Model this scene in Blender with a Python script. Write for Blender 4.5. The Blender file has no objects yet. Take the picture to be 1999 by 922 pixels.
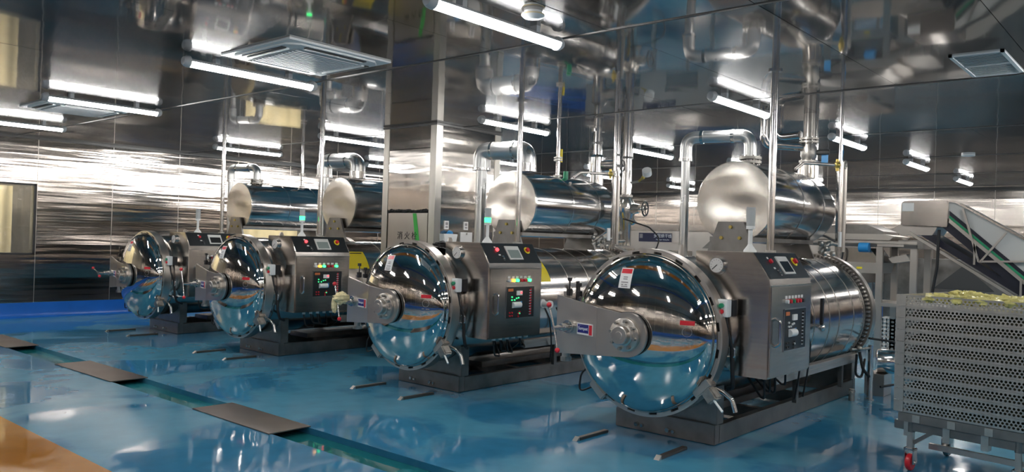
import bpy, bmesh, math, random
from mathutils import Vector, Matrix, noise

S = bpy.context.scene
COL = S.collection
RND = random.Random(11)
PI = math.pi

# ------------------------------------------------------------------ camera
F_PX, YAW, PITCH, ROLL = 1557.2, 0.711746, 0.004740, 0.031149
fw = Vector((math.cos(YAW), math.sin(YAW), 0)); rt = Vector((math.sin(YAW), -math.cos(YAW), 0)); up = Vector((0, 0, 1))
f2 = math.cos(PITCH) * fw + math.sin(PITCH) * up
u2 = math.cos(PITCH) * up - math.sin(PITCH) * fw
r3 = math.cos(ROLL) * rt + math.sin(ROLL) * u2
u3 = math.cos(ROLL) * u2 - math.sin(ROLL) * rt
cd = bpy.data.cameras.new('camera'); cam = bpy.data.objects.new('camera', cd); COL.objects.link(cam)
cd.sensor_fit = 'HORIZONTAL'; cd.sensor_width = 36; cd.lens = F_PX * 36 / 1999; cd.clip_start = .05; cd.clip_end = 200
M = Matrix.Identity(4)
for i in range(3):
    M[i][0] = r3[i]; M[i][1] = u3[i]; M[i][2] = -f2[i]
M[2][3] = 1.55
cam.matrix_world = M
S.camera = cam

# ------------------------------------------------------------------ world, exposure
w = bpy.data.worlds.new('world'); S.world = w; w.use_nodes = True
w.node_tree.nodes['Background'].inputs[0].default_value = (.75, .8, .85, 1)
w.node_tree.nodes['Background'].inputs[1].default_value = .3
S.view_settings.view_transform = 'Standard'; S.view_settings.look = 'None'
S.view_settings.exposure = 0.28; S.view_settings.gamma = 1.0; S.view_settings.use_curve_mapping = False
S.cycles.max_bounces = 10; S.cycles.glossy_bounces = 8; S.cycles.diffuse_bounces = 4
S.cycles.use_denoising = True; S.cycles.sample_clamp_indirect = 6.0
TUBE_STRENGTH = 55.0

# ------------------------------------------------------------------ materials
def new_mat(name):
    m = bpy.data.materials.new(name); m.use_nodes = True
    return m, m.node_tree.nodes, m.node_tree.links, m.node_tree.nodes['Principled BSDF']

def mat(name, col, metal=0., rough=.5, emit=0., noise_scale=None, bump=0., bump_dist=.002, rvar=0., cvar=0., aniso=0., tangent=None, alpha=None, trans=0., spec=None, detail=3.):
    m, N, L, B = new_mat(name)
    c = (*col, 1)
    B.inputs['Base Color'].default_value = c
    B.inputs['Metallic'].default_value = metal
    B.inputs['Roughness'].default_value = rough
    if spec is not None: B.inputs['Specular IOR Level'].default_value = spec
    if trans: B.inputs['Transmission Weight'].default_value = trans
    if emit:
        B.inputs['Emission Color'].default_value = c; B.inputs['Emission Strength'].default_value = emit
    if aniso:
        B.inputs['Anisotropic'].default_value = aniso
        if tangent:
            t = N.new('ShaderNodeCombineXYZ')
            for i in range(3): t.inputs[i].default_value = tangent[i]
            L.new(t.outputs[0], B.inputs['Tangent'])
    if noise_scale:
        tc = N.new('ShaderNodeTexCoord'); mp = N.new('ShaderNodeMapping'); mp.inputs['Scale'].default_value = noise_scale
        L.new(tc.outputs['Object'], mp.inputs['Vector'])
        nz = N.new('ShaderNodeTexNoise'); nz.inputs['Scale'].default_value = 1.; nz.inputs['Detail'].default_value = detail
        L.new(mp.outputs[0], nz.inputs['Vector'])
        if bump:
            b = N.new('ShaderNodeBump'); b.inputs['Strength'].default_value = bump; b.inputs['Distance'].default_value = bump_dist
            L.new(nz.outputs['Fac'], b.inputs['Height']); L.new(b.outputs[0], B.inputs['Normal'])
        if rvar:
            r = N.new('ShaderNodeMapRange'); r.inputs[1].default_value = .3; r.inputs[2].default_value = .7
            r.inputs[3].default_value = max(.02, rough - rvar); r.inputs[4].default_value = rough + rvar
            L.new(nz.outputs['Fac'], r.inputs[0]); L.new(r.outputs[0], B.inputs['Roughness'])
        if cvar:
            mx = N.new('ShaderNodeMix'); mx.data_type = 'RGBA'
            mx.inputs[6].default_value = tuple(max(0, v * (1 - cvar)) for v in col) + (1,)
            mx.inputs[7].default_value = tuple(min(1, v * (1 + cvar)) for v in col) + (1,)
            r = N.new('ShaderNodeMapRange'); r.inputs[1].default_value = .3; r.inputs[2].default_value = .7
            L.new(nz.outputs['Fac'], r.inputs[0]); L.new(r.outputs[0], mx.inputs[0]); L.new(mx.outputs[2], B.inputs['Base Color'])
    return m

STEEL = (.53, .485, .445)
MT = {
    'steel': mat('brushed_steel', STEEL, 1, .20, noise_scale=(2, 2, 60), rvar=.03),
    'steel_sat': mat('satin_steel', (.60, .555, .51), 1, .34, noise_scale=(8, 8, 8), rvar=.05),
    'shell': mat('shell_steel', (.56, .525, .495), 1, .17, noise_scale=(2.2, 2, 2), bump=.2, bump_dist=.003, detail=1),
    'mirror': mat('polished_steel', (.68, .65, .62), 1, .04, noise_scale=(3, 3, 3), bump=.06, bump_dist=.003, detail=1),
    'disc': mat('dented_steel_sheet', (.80, .76, .70), 1, .20, noise_scale=(1.4, 2.0, 3.2), bump=1., bump_dist=.02, detail=.4),
    'tank': mat('tank_steel', (.55, .54, .53), 1, .14, noise_scale=(1.5, 4, 4), bump=.25, bump_dist=.004, detail=1),
    'frame': mat('dull_frame_steel', (.27, .255, .24), 1, .38, noise_scale=(6, 6, 6), rvar=.08, cvar=.2),
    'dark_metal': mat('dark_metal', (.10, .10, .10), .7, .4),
    'pipe': mat('pipe_steel', (.66, .64, .62), 1, .17, noise_scale=(5, 5, 1.5), rvar=.04),
    'galv': mat('galvanised_pipe', (.74, .74, .73), 1, .30, noise_scale=(6, 6, 6), rvar=.04),
    'cast': mat('cast_flange', (.42, .40, .37), 1, .42, noise_scale=(20, 20, 20), cvar=.25),
    'brass': mat('brass_valve', (.55, .42, .12), .8, .35),
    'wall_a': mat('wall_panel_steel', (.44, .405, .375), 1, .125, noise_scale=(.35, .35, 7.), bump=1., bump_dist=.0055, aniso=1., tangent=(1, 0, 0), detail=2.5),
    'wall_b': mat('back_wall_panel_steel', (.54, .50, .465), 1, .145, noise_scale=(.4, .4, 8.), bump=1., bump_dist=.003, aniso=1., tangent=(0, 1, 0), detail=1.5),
    'column': mat('column_panel_steel', (.60, .56, .52), 1, .14, noise_scale=(.8, .8, 6), bump=1., bump_dist=.0045, aniso=1., tangent=(0, 1, 0), detail=1.5),
    'column_x': mat('column_side_panel_steel', (.60, .56, .52), 1, .14, noise_scale=(.8, .8, 6), bump=1., bump_dist=.0045, aniso=1., tangent=(1, 0, 0), detail=1.5),
    'col_trim': mat('column_corner_strip', (.62, .59, .54), 1, .38, noise_scale=(6, 6, 1), cvar=.12),
    'ceiling': mat('ceiling_panel_steel', (.42, .415, .42), 1, .10, noise_scale=(.9, 1.4, 1), bump=.7, bump_dist=.006, rvar=.02, detail=2),
    'joint': mat('dark_joint', (.03, .03, .03), 0, .7),
    'white_plastic': mat('white_plastic', (.84, .85, .84), 0, .38),
    'grey_plastic': mat('grey_plastic', (.45, .46, .46), 0, .4),
    'light_housing': mat('lamp_housing_plastic', (.55, .56, .57), 0, .35),
    'tube': mat('lit_lamp_diffuser', (1., .985, .96), 0, .4, emit=TUBE_STRENGTH),
    'black_plastic': mat('black_plastic', (.018, .018, .02), 0, .4),
    'rubber': mat('black_rubber', (.015, .015, .016), 0, .55),
    'console': mat('console_panel_film', (.025, .03, .033), .3, .28),
    'red': mat('red_plastic', (.62, .02, .035), 0, .3),
    'red_lit': mat('lit_red_lamp', (1., .05, .06), 0, .3, emit=3.),
    'green_lit': mat('lit_green_lamp', (.05, 1., .25), 0, .3, emit=2.5),
    'pilot_green': mat('lit_green_pilot', (.05, .7, .25), 0, .3, emit=.9),
    'amber_lit': mat('lit_amber_lamp', (1., .45, .05), 0, .3, emit=3.),
    'green': mat('green_plastic', (.01, .25, .12), 0, .3),
    'yellow': mat('yellow_label', (.85, .68, .02), 0, .45),
    'orange': mat('orange_label', (.55, .16, .05), 0, .45),
    'screen': mat('touch_screen_glass', (.02, .022, .024), 0, .12),
    'screen_frame': mat('touch_screen_bezel', (.62, .62, .60), 0, .4),
    'screen_lit': mat('lit_screen', (.16, .19, .18), 0, .15, emit=.25),
    'blue': mat('blue_plate', (.015, .018, .17), 0, .35),
    'navy': mat('navy_sign', (.008, .012, .05), 0, .35),
    'blue_plastic': mat('blue_plastic', (.02, .22, .5), 0, .4),
    'paper': mat('white_paper', (.72, .71, .70), 0, .6),
    'ink': mat('grey_print', (.25, .23, .24), 0, .6),
    'white_ink': mat('white_print', (.75, .77, .82), 0, .5),
    'dial': mat('gauge_dial', (.62, .60, .58), 0, .5),
    'cream': mat('cream_curtain', (.78, .66, .40), 0, .8),
    'pouch': mat('yellow_pouch_film', (.62, .56, .20), 0, .28, noise_scale=(14, 14, 14), cvar=.35, bump=.5, bump_dist=.01),
    'cloth': mat('cream_cloth', (.66, .58, .34), 0, .8, noise_scale=(30, 30, 30), cvar=.2),
    'room': mat('room_beyond_paint', (.30, .26, .20), 0, .7),
    'lens_off': mat('unlit_lens', (.50, .52, .52), 0, .25),
    'product': mat('shaded_product', (.06, .055, .025), 0, .6),  # tray filling; the shade inside the trays is put into its dark colour
    'vent_slat': mat('painted_vent_slat', (.72, .75, .76), 0, .4),
    'belt': mat('conveyor_belt_white', (.60, .60, .58), 0, .45),
    'belt_green': mat('green_guide_strip', (.02, .30, .14), 0, .35),
    'belt_navy': mat('navy_belt', (.012, .014, .028), 0, .35),
    'cove': mat('blue_cove_paint', (.012, .13, .52), 0, .3, noise_scale=(3, 3, 3), cvar=.1),
    'plate': mat('floor_cover_plate', (.25, .21, .185), 1, .34, noise_scale=(3, 3, 3), cvar=.14, rvar=.06),
    'rail': mat('floor_rail_steel', (.16, .14, .12), .8, .4),
    'tray': mat('tray_steel', (.56, .54, .50), 1, .36, noise_scale=(9, 9, 9), cvar=.15),
    'streak_green': mat('green_streak_colour', (.08, .62, .10), 0, .5),
}

def floor_mat(name, dry, wet):
    m, N, L, B = new_mat(name)
    tc = N.new('ShaderNodeTexCoord')
    n1 = N.new('ShaderNodeTexNoise'); n1.inputs['Scale'].default_value = .75; n1.inputs['Detail'].default_value = 5; n1.inputs['Distortion'].default_value = .6
    n2 = N.new('ShaderNodeTexNoise'); n2.inputs['Scale'].default_value = 5; n2.inputs['Detail'].default_value = 6
    n3 = N.new('ShaderNodeTexNoise'); n3.inputs['Scale'].default_value = 2.2; n3.inputs['Detail'].default_value = 2
    for n in (n1, n2, n3): L.new(tc.outputs['Object'], n.inputs['Vector'])
    r = N.new('ShaderNodeValToRGB'); r.color_ramp.elements[0].position = .46; r.color_ramp.elements[1].position = .53
    L.new(n1.outputs['Fac'], r.inputs[0])
    mx = N.new('ShaderNodeMix'); mx.data_type = 'RGBA'; mx.inputs[6].default_value = (*wet, 1); mx.inputs[7].default_value = (*dry, 1)
    L.new(r.outputs[0], mx.inputs[0])
    mx2 = N.new('ShaderNodeMix'); mx2.data_type = 'RGBA'; mx2.blend_type = 'MULTIPLY'; mx2.inputs[0].default_value = .35
    r2 = N.new('ShaderNodeValToRGB'); r2.color_ramp.elements[0].position = .3; r2.color_ramp.elements[1].position = .65
    r2.color_ramp.elements[0].color = (.6, .6, .6, 1)
    L.new(n2.outputs['Fac'], r2.inputs[0]); L.new(mx.outputs[2], mx2.inputs[6]); L.new(r2.outputs[0], mx2.inputs[7])
    L.new(mx2.outputs[2], B.inputs['Base Color'])
    mr = N.new('ShaderNodeMapRange'); mr.inputs[3].default_value = .05; mr.inputs[4].default_value = .20
    L.new(r.outputs[0], mr.inputs[0]); L.new(mr.outputs[0], B.inputs['Roughness'])
    b = N.new('ShaderNodeBump'); b.inputs['Strength'].default_value = .35; b.inputs['Distance'].default_value = .006
    L.new(n3.outputs['Fac'], b.inputs['Height']); L.new(b.outputs[0], B.inputs['Normal'])
    B.inputs['Specular IOR Level'].default_value = .6
    return m
MT['floor'] = floor_mat('blue_epoxy_floor', (.070, .280, .42), (.036, .20, .36))
MT['floor_orange'] = floor_mat('orange_epoxy_floor', (.46, .19, .018), (.40, .155, .012))
MT['channel'] = floor_mat('drain_channel_floor', (.02, .19, .22), (.012, .13, .14))

def glass_mat():
    m, N, L, B = new_mat('window_glass')
    B.inputs['Base Color'].default_value = (.85, .85, .8, 1); B.inputs['Roughness'].default_value = .02
    B.inputs['Transmission Weight'].default_value = .9; B.inputs['IOR'].default_value = 1.45
    return m
MT['glass'] = glass_mat()

def ceiling_mat():
    m, N, L, B = new_mat('ceiling_panel_sheet')
    out = N['Material Output']
    tc = N.new('ShaderNodeTexCoord'); mp = N.new('ShaderNodeMapping'); mp.inputs['Scale'].default_value = (.8, 1.3, 1)
    L.new(tc.outputs['Object'], mp.inputs['Vector'])
    nz = N.new('ShaderNodeTexNoise'); nz.inputs['Scale'].default_value = 1; nz.inputs['Detail'].default_value = 2
    L.new(mp.outputs[0], nz.inputs['Vector'])
    b = N.new('ShaderNodeBump'); b.inputs['Strength'].default_value = .7; b.inputs['Distance'].default_value = .006
    L.new(nz.outputs['Fac'], b.inputs['Height'])
    B.inputs['Metallic'].default_value = 1; B.inputs['Base Color'].default_value = (.42, .405, .39, 1); B.inputs['Roughness'].default_value = .05
    h = N.new('ShaderNodeBsdfPrincipled'); h.inputs['Metallic'].default_value = 1; h.inputs['Base Color'].default_value = (.42, .42, .43, 1)
    h.inputs['Roughness'].default_value = .27; h.inputs['Anisotropic'].default_value = .7
    t = N.new('ShaderNodeCombineXYZ'); t.inputs[1].default_value = 1
    L.new(t.outputs[0], h.inputs['Tangent'])
    L.new(b.outputs[0], B.inputs['Normal']); L.new(b.outputs[0], h.inputs['Normal'])
    mx = N.new('ShaderNodeMixShader'); mx.inputs[0].default_value = .2
    L.new(B.outputs[0], mx.inputs[1]); L.new(h.outputs[0], mx.inputs[2]); L.new(mx.outputs[0], out.inputs['Surface'])
    return m
MT['ceiling'] = ceiling_mat()

# ------------------------------------------------------------------ mesh helpers
def basis(d):
    d = Vector(d).normalized()
    a = Vector((0, 0, 1)) if abs(d.z) < .9 else Vector((1, 0, 0))
    x = a.cross(d).normalized(); return x, d.cross(x).normalized(), d

def fillet(pts, rad, n=7):
    pts = [Vector(p) for p in pts]; out = [pts[0]]
    for i in range(1, len(pts) - 1):
        p, a, b = pts[i], pts[i - 1], pts[i + 1]
        da, db = (a - p), (b - p)
        ang = da.angle(db)
        if ang > PI - .02: out.append(p); continue
        t = min(rad / math.tan(ang / 2), da.length * .49, db.length * .49)
        s, e = p + da.normalized() * t, p + db.normalized() * t
        for k in range(n + 1):
            q = k / n; out.append((1 - q) ** 2 * s + 2 * q * (1 - q) * p + q * q * e)
    out.append(pts[-1]); return out

class MB:
    def __init__(s): s.v = []; s.f = []
    def add(s, v, f):
        o = len(s.v); s.v += [tuple(p) for p in v]; s.f += [tuple(i + o for i in q) for q in f]; return s
    def box(s, x0, x1, y0, y1, z0, z1):
        return s.add([(x, y, z) for z in (z0, z1) for y in (y0, y1) for x in (x0, x1)],
                     [(0, 2, 3, 1), (4, 5, 7, 6), (0, 1, 5, 4), (2, 6, 7, 3), (0, 4, 6, 2), (1, 3, 7, 5)])
    def obox(s, mtx, sx, sy, sz):
        m = MB().box(-sx / 2, sx / 2, -sy / 2, sy / 2, -sz / 2, sz / 2)
        return s.add([mtx @ Vector(p) for p in m.v], m.f)
    def bar(s, p0, p1, wd, ht, upv=(0, 0, 1)):
        p0, p1 = Vector(p0), Vector(p1); d = (p1 - p0); l = d.length; d.normalize()
        y = Vector(upv).cross(d).normalized(); z = d.cross(y)
        m = Matrix(((d.x, y.x, z.x, 0), (d.y, y.y, z.y, 0), (d.z, y.z, z.z, 0), (0, 0, 0, 1)))
        m.translation = (p0 + p1) / 2
        return s.obox(m, l, wd, ht)
    def prism(s, poly, axis, lo, hi):
        def P(u, v, t): return {'x': (t, u, v), 'y': (u, t, v), 'z': (u, v, t)}[axis]
        n = len(poly)
        return s.add([P(u, v, lo) for u, v in poly] + [P(u, v, hi) for u, v in poly],
                     [tuple(range(n))[::-1], tuple(range(n, 2 * n))] + [(i, (i + 1) % n, n + (i + 1) % n, n + i) for i in range(n)])
    def cyl(s, p0, p1, r0, r1=None, n=16):
        r1 = r0 if r1 is None else r1
        p0, p1 = Vector(p0), Vector(p1); x, y, _ = basis(p1 - p0)
        ring = lambda c, r: [c + x * (r * math.cos(2 * PI * k / n)) + y * (r * math.sin(2 * PI * k / n)) for k in range(n)]
        return s.add(ring(p0, r0) + ring(p1, r1), [tuple(range(n))[::-1], tuple(range(n, 2 * n))] + [(i, (i + 1) % n, n + (i + 1) % n, n + i) for i in range(n)])
    def lathe(s, prof, o, axis, n=48, closed=False):
        o = Vector(o); x, y, d = basis(axis); v = []; f = []; m = len(prof)
        for t, r in prof:
            v += [o + d * t + x * (r * math.cos(2 * PI * k / n)) + y * (r * math.sin(2 * PI * k / n)) for k in range(n)]
        for j in range(m if closed else m - 1):
            j2 = (j + 1) % m
            f += [(j * n + k, j * n + (k + 1) % n, j2 * n + (k + 1) % n, j2 * n + k) for k in range(n)]
        if not closed: f += [tuple(range(n))[::-1], tuple(range((m - 1) * n, m * n))]
        return s.add(v, f)
    def tube(s, pts, r, n=10):
        pts = [Vector(p) for p in pts]; v = []; f = []; x = None
        for i, p in enumerate(pts):
            t = (pts[min(i + 1, len(pts) - 1)] - pts[max(i - 1, 0)]).normalized()
            if x is None: x, y, _ = basis(t)
            else:
                x = (x - t * x.dot(t)).normalized(); y = t.cross(x)
            v += [p + x * (r * math.cos(2 * PI * k / n)) + y * (r * math.sin(2 * PI * k / n)) for k in range(n)]
        m = len(pts)
        for j in range(m - 1):
            f += [(j * n + k, j * n + (k + 1) % n, (j + 1) * n + (k + 1) % n, (j + 1) * n + k) for k in range(n)]
        f += [tuple(range(n))[::-1], tuple(range((m - 1) * n, m * n))]
        return s.add(v, f)
    def sphere(s, c, r, n=14):
        return s.lathe([(-r * math.cos(PI * k / n), max(1e-4, r * math.sin(PI * k / n))) for k in range(n + 1)], c, (0, 0, 1), n=n + 2)
    def torus(s, c, axis, R, r, n=28, m=8):
        return s.lathe([(r * math.cos(2 * PI * k / m), R + r * math.sin(2 * PI * k / m)) for k in range(m)], c, axis, n=n, closed=True)
    def mesh(s, name, bevel=0, sharp=38):
        me = bpy.data.meshes.new(name); bm = bmesh.new()
        vs = [bm.verts.new(p) for p in s.v]
        for f in s.f:
            try: bm.faces.new([vs[i] for i in f])
            except ValueError: pass
        bmesh.ops.recalc_face_normals(bm, faces=bm.faces)
        if bevel:
            es = [e for e in bm.edges if len(e.link_faces) == 2 and e.calc_face_angle(0) > .6]
            bmesh.ops.bevel(bm, geom=es, offset=bevel, segments=2, affect='EDGES', clamp_overlap=True)
        for f in bm.faces: f.smooth = True
        bm.to_mesh(me); bm.free()
        me.set_sharp_from_angle(angle=math.radians(sharp))
        return me
    def build(s, name, m, parent=None, bevel=0, sharp=38):
        me = s.mesh(name, bevel, sharp); me.materials.append(MT[m]); return link(name, me, parent)

def link(name, me, parent=None, loc=None, rot=None):
    o = bpy.data.objects.new(name, me); COL.objects.link(o)
    if parent: o.parent = parent
    if loc: o.location = loc
    if rot: o.rotation_euler = rot
    return o

def tag(o, label, cat, group=None):
    o['label'] = label; o['category'] = cat
    if group: o['group'] = group
    return o

def thing(name, loc, label, cat, group=None, rz=0):
    o = bpy.data.objects.new(name, None); COL.objects.link(o); o.empty_display_size = .1
    o.location = loc; o.rotation_euler = (0, 0, rz)
    return tag(o, label, cat, group)

def struct(o): o['kind'] = 'structure'; return o

def words(name, body, size, m, parent, origin, xdir, ydir, align='CENTER', depth=.001):
    c = bpy.data.curves.new(name, 'FONT'); c.body = body; c.size = size; c.extrude = depth; c.align_x = align; c.align_y = 'CENTER'; c.resolution_u = 3
    t = bpy.data.objects.new(name, c); COL.objects.link(t)
    dg = bpy.context.evaluated_depsgraph_get(); dg.update()
    me = bpy.data.meshes.new_from_object(t.evaluated_get(dg))
    bpy.data.objects.remove(t); me.materials.clear(); me.materials.append(MT[m])
    x, y = Vector(xdir).normalized(), Vector(ydir).normalized(); z = x.cross(y)
    mt = Matrix(((x.x, y.x, z.x, origin[0]), (x.y, y.y, z.y, origin[1]), (x.z, y.z, z.z, origin[2]), (0, 0, 0, 1)))
    me.transform(mt)
    return link(name, me, parent)

# ------------------------------------------------------------------ the setting
ZC = 3.02
A0, A1, B0, B1 = -4.6, 20.35, -4.0, 14.8        # room extents
TR0, TR1, TRD = 3.47, 3.80, .05                  # drain channel

fl = MB().box(2.21, TR0, B0, B1, -.2, 0).box(A0, 1.05, B0, B1, -.2, 0).box(TR1, A1, B0, B1, -.2, 0).build('floor', 'floor'); struct(fl)
fo = MB().box(1.05, 2.21, B0, B1, -.2, 0).build('walkway', 'floor_orange', fl)
ch = MB().box(TR0, TR1, B0, B1, -.2, -TRD).build('drain_channel', 'channel', fl)

# ceiling: backing sheet plus one panel per bay
ce = MB().box(A0, A1, B0, B1, ZC + .012, ZC + .1).build('ceiling', 'joint'); struct(ce)
PA, PB = 2.95, 1.07
pm = MB().box(-PA / 2 + .003, PA / 2 - .003, -PB / 2 + .0018, PB / 2 - .0018, 0, .008).mesh('panel'); pm.materials.append(MT['ceiling'])
a = 4.58 - 4 * PA
while a < A1:
    b = 4.2 - 8 * PB
    while b < B1:
        ca, cb = a + PA / 2, b + PB / 2
        lo_a, hi_a, lo_b, hi_b = max(a, A0), min(a + PA, A1), max(b, B0), min(b + PB, B1)
        if hi_a - lo_a > .05 and hi_b - lo_b > .05:
            t = (RND.gauss(0, .0012), RND.gauss(0, .0005), 0)
            if lo_a == a and hi_a == a + PA and lo_b == b and hi_b == b + PB:
                link('ceiling_panel', pm, ce, (ca, cb, ZC), t)
            else:
                o = MB().box(lo_a + .003, hi_a - .003, lo_b + .0025, hi_b - .0025, ZC, ZC + .008).build('ceiling_panel', 'ceiling', ce)
        b += PB
    a += PA

for a_ in (4.58 - 2 * PA, 4.58 - PA, 4.58, 4.58 + PA, 4.58 + 2 * PA, 4.58 + 3 * PA, 4.58 + 4 * PA, 4.58 + 5 * PA):
    MB().box(a_ - .012, a_ + .012, B0, B1, ZC - .006, ZC + .004).build('joint_strip', 'dark_metal', ce)
COVE = .25
def wall(name, side):
    n = {'left': 'wall_a', 'right': 'wall_a', 'back': 'wall_b', 'front': 'wall_b'}[side]
    if side == 'left': bk = MB().box(A0, A1, B1 + .015, B1 + .15, 0, ZC + .1)
    if side == 'right': bk = MB().box(A0, A1, B0 - .15, B0 - .015, 0, ZC + .1)
    if side == 'back': bk = MB().box(A1 + .015, A1 + .15, B0, B1, 0, ZC + .1)
    if side == 'front': bk = MB().box(A0 - .15, A0 - .015, B0, B1, 0, ZC + .1)
    return n, bk
WINS = ((1.3, 4.90, 1.05, 2.24), (8.68, 10.16, 1.05, 2.24))     # a0, a1, z0, z1 of the windows in the left wall
for side in ('left', 'back', 'right', 'front'):
    n, bk = wall('', side)
    if side == 'left':
        bk = MB().box(A0, A1, B1 + .015, B1 + .15, 0, WINS[0][2]).box(A0, A1, B1 + .015, B1 + .15, WINS[0][3], ZC + .1)
        for x0, x1 in ((A0, WINS[0][0]), (WINS[0][1], WINS[1][0]), (WINS[1][1], A1)): bk.box(x0, x1, B1 + .015, B1 + .15, WINS[0][2], WINS[0][3])
    wl = bk.build('wall_' + side, 'joint'); struct(wl)
    horiz = side in ('left', 'right')
    t = (4.92 - 9 * 1.225) if horiz else (B0 + .1 - 1.22)
    lo, hi = (A0, A1) if horiz else (B0, B1)
    while t < hi:
        if t > lo + .05:
            m = MB()
            for q0, q1 in ([(COVE, ZC - .04)] if not any(W_[0] < t < W_[1] - .05 for W_ in WINS) or side != 'left' else [(COVE, WINS[0][2]), (WINS[0][3], ZC - .04)]):
                if side == 'left': m.box(t - .004, t + .004, B1 - .0025, B1, q0, q1)
                if side == 'right': m.box(t - .004, t + .004, B0, B0 + .0025, q0, q1)
                if side == 'back': m.box(A1 - .0025, A1, t - .004, t + .004, q0, q1)
                if side == 'front': m.box(A0, A0 + .0025, t - .004, t + .004, q0, q1)
            m.build('seam_strip', 'steel_sat', wl)
        s0, s1 = max(t, lo) + .003, min(t + 1.225, hi) - .003
        t += 1.225
        if s1 - s0 < .05: continue
        cells = [(s0, s1, COVE, ZC)]
        for W_ in (WINS if side == 'left' else ()):
            if s0 < W_[1] - .02 and s1 > W_[0] + .02:
                cells = [(s0, s1, COVE, W_[2]), (s0, s1, W_[3], ZC)]
                if s0 < W_[0] - .02: cells.append((s0, W_[0], W_[2], W_[3]))
                if s1 > W_[1] + .02: cells.append((W_[1], s1, W_[2], W_[3]))
        for s0, s1, z0, z1 in cells:
            m = MB()
            if side == 'left': m.box(s0, s1, B1, B1 + .014, z0, z1)
            if side == 'right': m.box(s0, s1, B0 - .014, B0, z0, z1)
            if side == 'back': m.box(A1, A1 + .014, s0, s1, z0, z1)
            if side == 'front': m.box(A0 - .014, A0, s0, s1, z0, z1)
            m.build('wall_panel', n, wl)
    # coved blue upstand along the foot of the wall
    prof = [(0, 0), (.07, 0), (.045, .012), (.025, .035), (.014, .07), (.012, COVE), (0, COVE)]
    m = MB()
    if side == 'left': m.prism([(B1 - u, v) for u, v in prof], 'x', A0, A1)
    if side == 'right': m.prism([(B0 + u, v) for u, v in prof], 'x', A0, A1)
    if side == 'back': m.prism([(A1 - u, v) for u, v in prof], 'y', B0, B1)
    if side == 'front': m.prism([(A0 + u, v) for u, v in prof], 'y', B0, B1)
    struct(m.build('baseboard_' + side, 'cove'))
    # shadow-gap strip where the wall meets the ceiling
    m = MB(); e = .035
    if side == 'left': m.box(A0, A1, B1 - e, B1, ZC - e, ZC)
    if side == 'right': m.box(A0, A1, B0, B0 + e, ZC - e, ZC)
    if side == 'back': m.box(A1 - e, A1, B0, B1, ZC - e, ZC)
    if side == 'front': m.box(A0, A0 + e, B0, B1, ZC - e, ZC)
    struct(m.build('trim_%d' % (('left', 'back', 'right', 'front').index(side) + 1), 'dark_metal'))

# windows in the left wall: black frame, glass, a lit room with a cream curtain behind
for wi, (a0, a1, z0, z1) in enumerate(WINS):
    wn = MB()
    for x0, x1, q0, q1 in ((a0, a1, z0, z0 + .03), (a0, a1, z1 - .03, z1), (a0, a0 + .03, z0, z1), (a1 - .03, a1, z0, z1)):
        wn.box(x0, x1, B1 - .02, B1 + .14, q0, q1)
    wn = struct(wn.build('window_%d' % (wi + 1), 'black_plastic'))
    MB().box(a0 + .03, a1 - .03, B1 + .02, B1 + .028, z0 + .03, z1 - .03).build('pane', 'glass', wn)
    rm = MB().box(a0 - .5, a1 + 1.3, B1 + 1.6, B1 + 1.7, .6, 2.7).box(a0 - .5, a1 + 1.3, B1 + .16, B1 + 1.7, .5, .6).box(a0 - .5, a1 + 1.3, B1 + .16, B1 + 1.7, 2.7, 2.8)
    rm.box(a0 - .6, a0 - .5, B1 + .16, B1 + 1.7, .5, 2.8).box(a1 + 1.3, a1 + 1.4, B1 + .16, B1 + 1.7, .5, 2.8).build('room_beyond', 'room', wn)
    MB().box((a0 + a1) / 2 - .3, (a0 + a1) / 2 + 1.4, B1 + .20, B1 + .44, 2.55, 2.58).build('curtain_fill_lamp', 'tube', wn)  # unseen lamp added above the window head to brighten the curtain
    cu = []; c0, c1 = (3.0, 4.84) if wi == 0 else (a0 + .2, a1 + .55)
    for k in range(41):
        u = k / 40; cu.append((c0 + (c1 - c0) * u, B1 + .90 + .03 * math.sin(u * 40)))
    MB().prism(cu + [(x, y + .012) for x, y in cu[::-1]], 'z', .75, 2.22).build('curtain', 'cream', wn)

# column clad in steel panels
CA0, CA1, CB0, CB1 = 7.05, 8.28, 7.40, 8.43
co = MB().box(CA0 + .02, CA1 - .02, CB0 + .02, CB1 - .02, 0, ZC).build('column', 'joint'); struct(co)
for (x, y) in ((CA0, CB0), (CA1, CB0), (CA0, CB1), (CA1, CB1)):
    sx = 1 if x == CA0 else -1; sy = 1 if y == CB0 else -1
    MB().prism([(x, y), (x + sx * .11, y), (x + sx * .11, y + sy * .022), (x + sx * .022, y + sy * .022), (x + sx * .022, y + sy * .11), (x, y + sy * .11)], 'z', 0, ZC - .001).build('corner_strip', 'col_trim', co)
for z0, z1 in ((.02, 1.36), (1.90, 2.70), (2.71, ZC - .03)):
    MB().box(CA0 + .006, CA0 + .02, CB0 + .113, CB1 - .113, z0, z1).build('column_panel', 'column', co)
for z0, z1 in ((.02, 1.36), (1.37, 2.985)):
    MB().box(CA0 + .113, CA1 - .113, CB0 + .006, CB0 + .02, z0, z1).build('column_panel', 'column_x', co)
    MB().box(CA0 + .113, CA1 - .113, CB1 - .02, CB1 - .006, z0, z1).build('column_panel', 'column', co)
    MB().box(CA1 - .02, CA1 - .006, CB0 + .113, CB1 - .113, z0, z1).build('column_panel', 'column', co)
MB().box(CA0 - .012, CA1 + .012, CB0 - .012, CB1 + .012, ZC - .03, ZC - .002).build('top_trim', 'dark_metal', co)
hd = MB().box(CA0 - .005, CA0 + .02, 7.52, 8.29, 1.0, 1.86).build('hydrant_door', 'steel_sat', co, bevel=.003)
words('hydrant_lettering', '消 火 栓', .11, 'black_plastic', hd, (CA0 - .0065, 7.90, 1.555), (0, -1, 0), (0, 0, 1))
m = MB()
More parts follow.
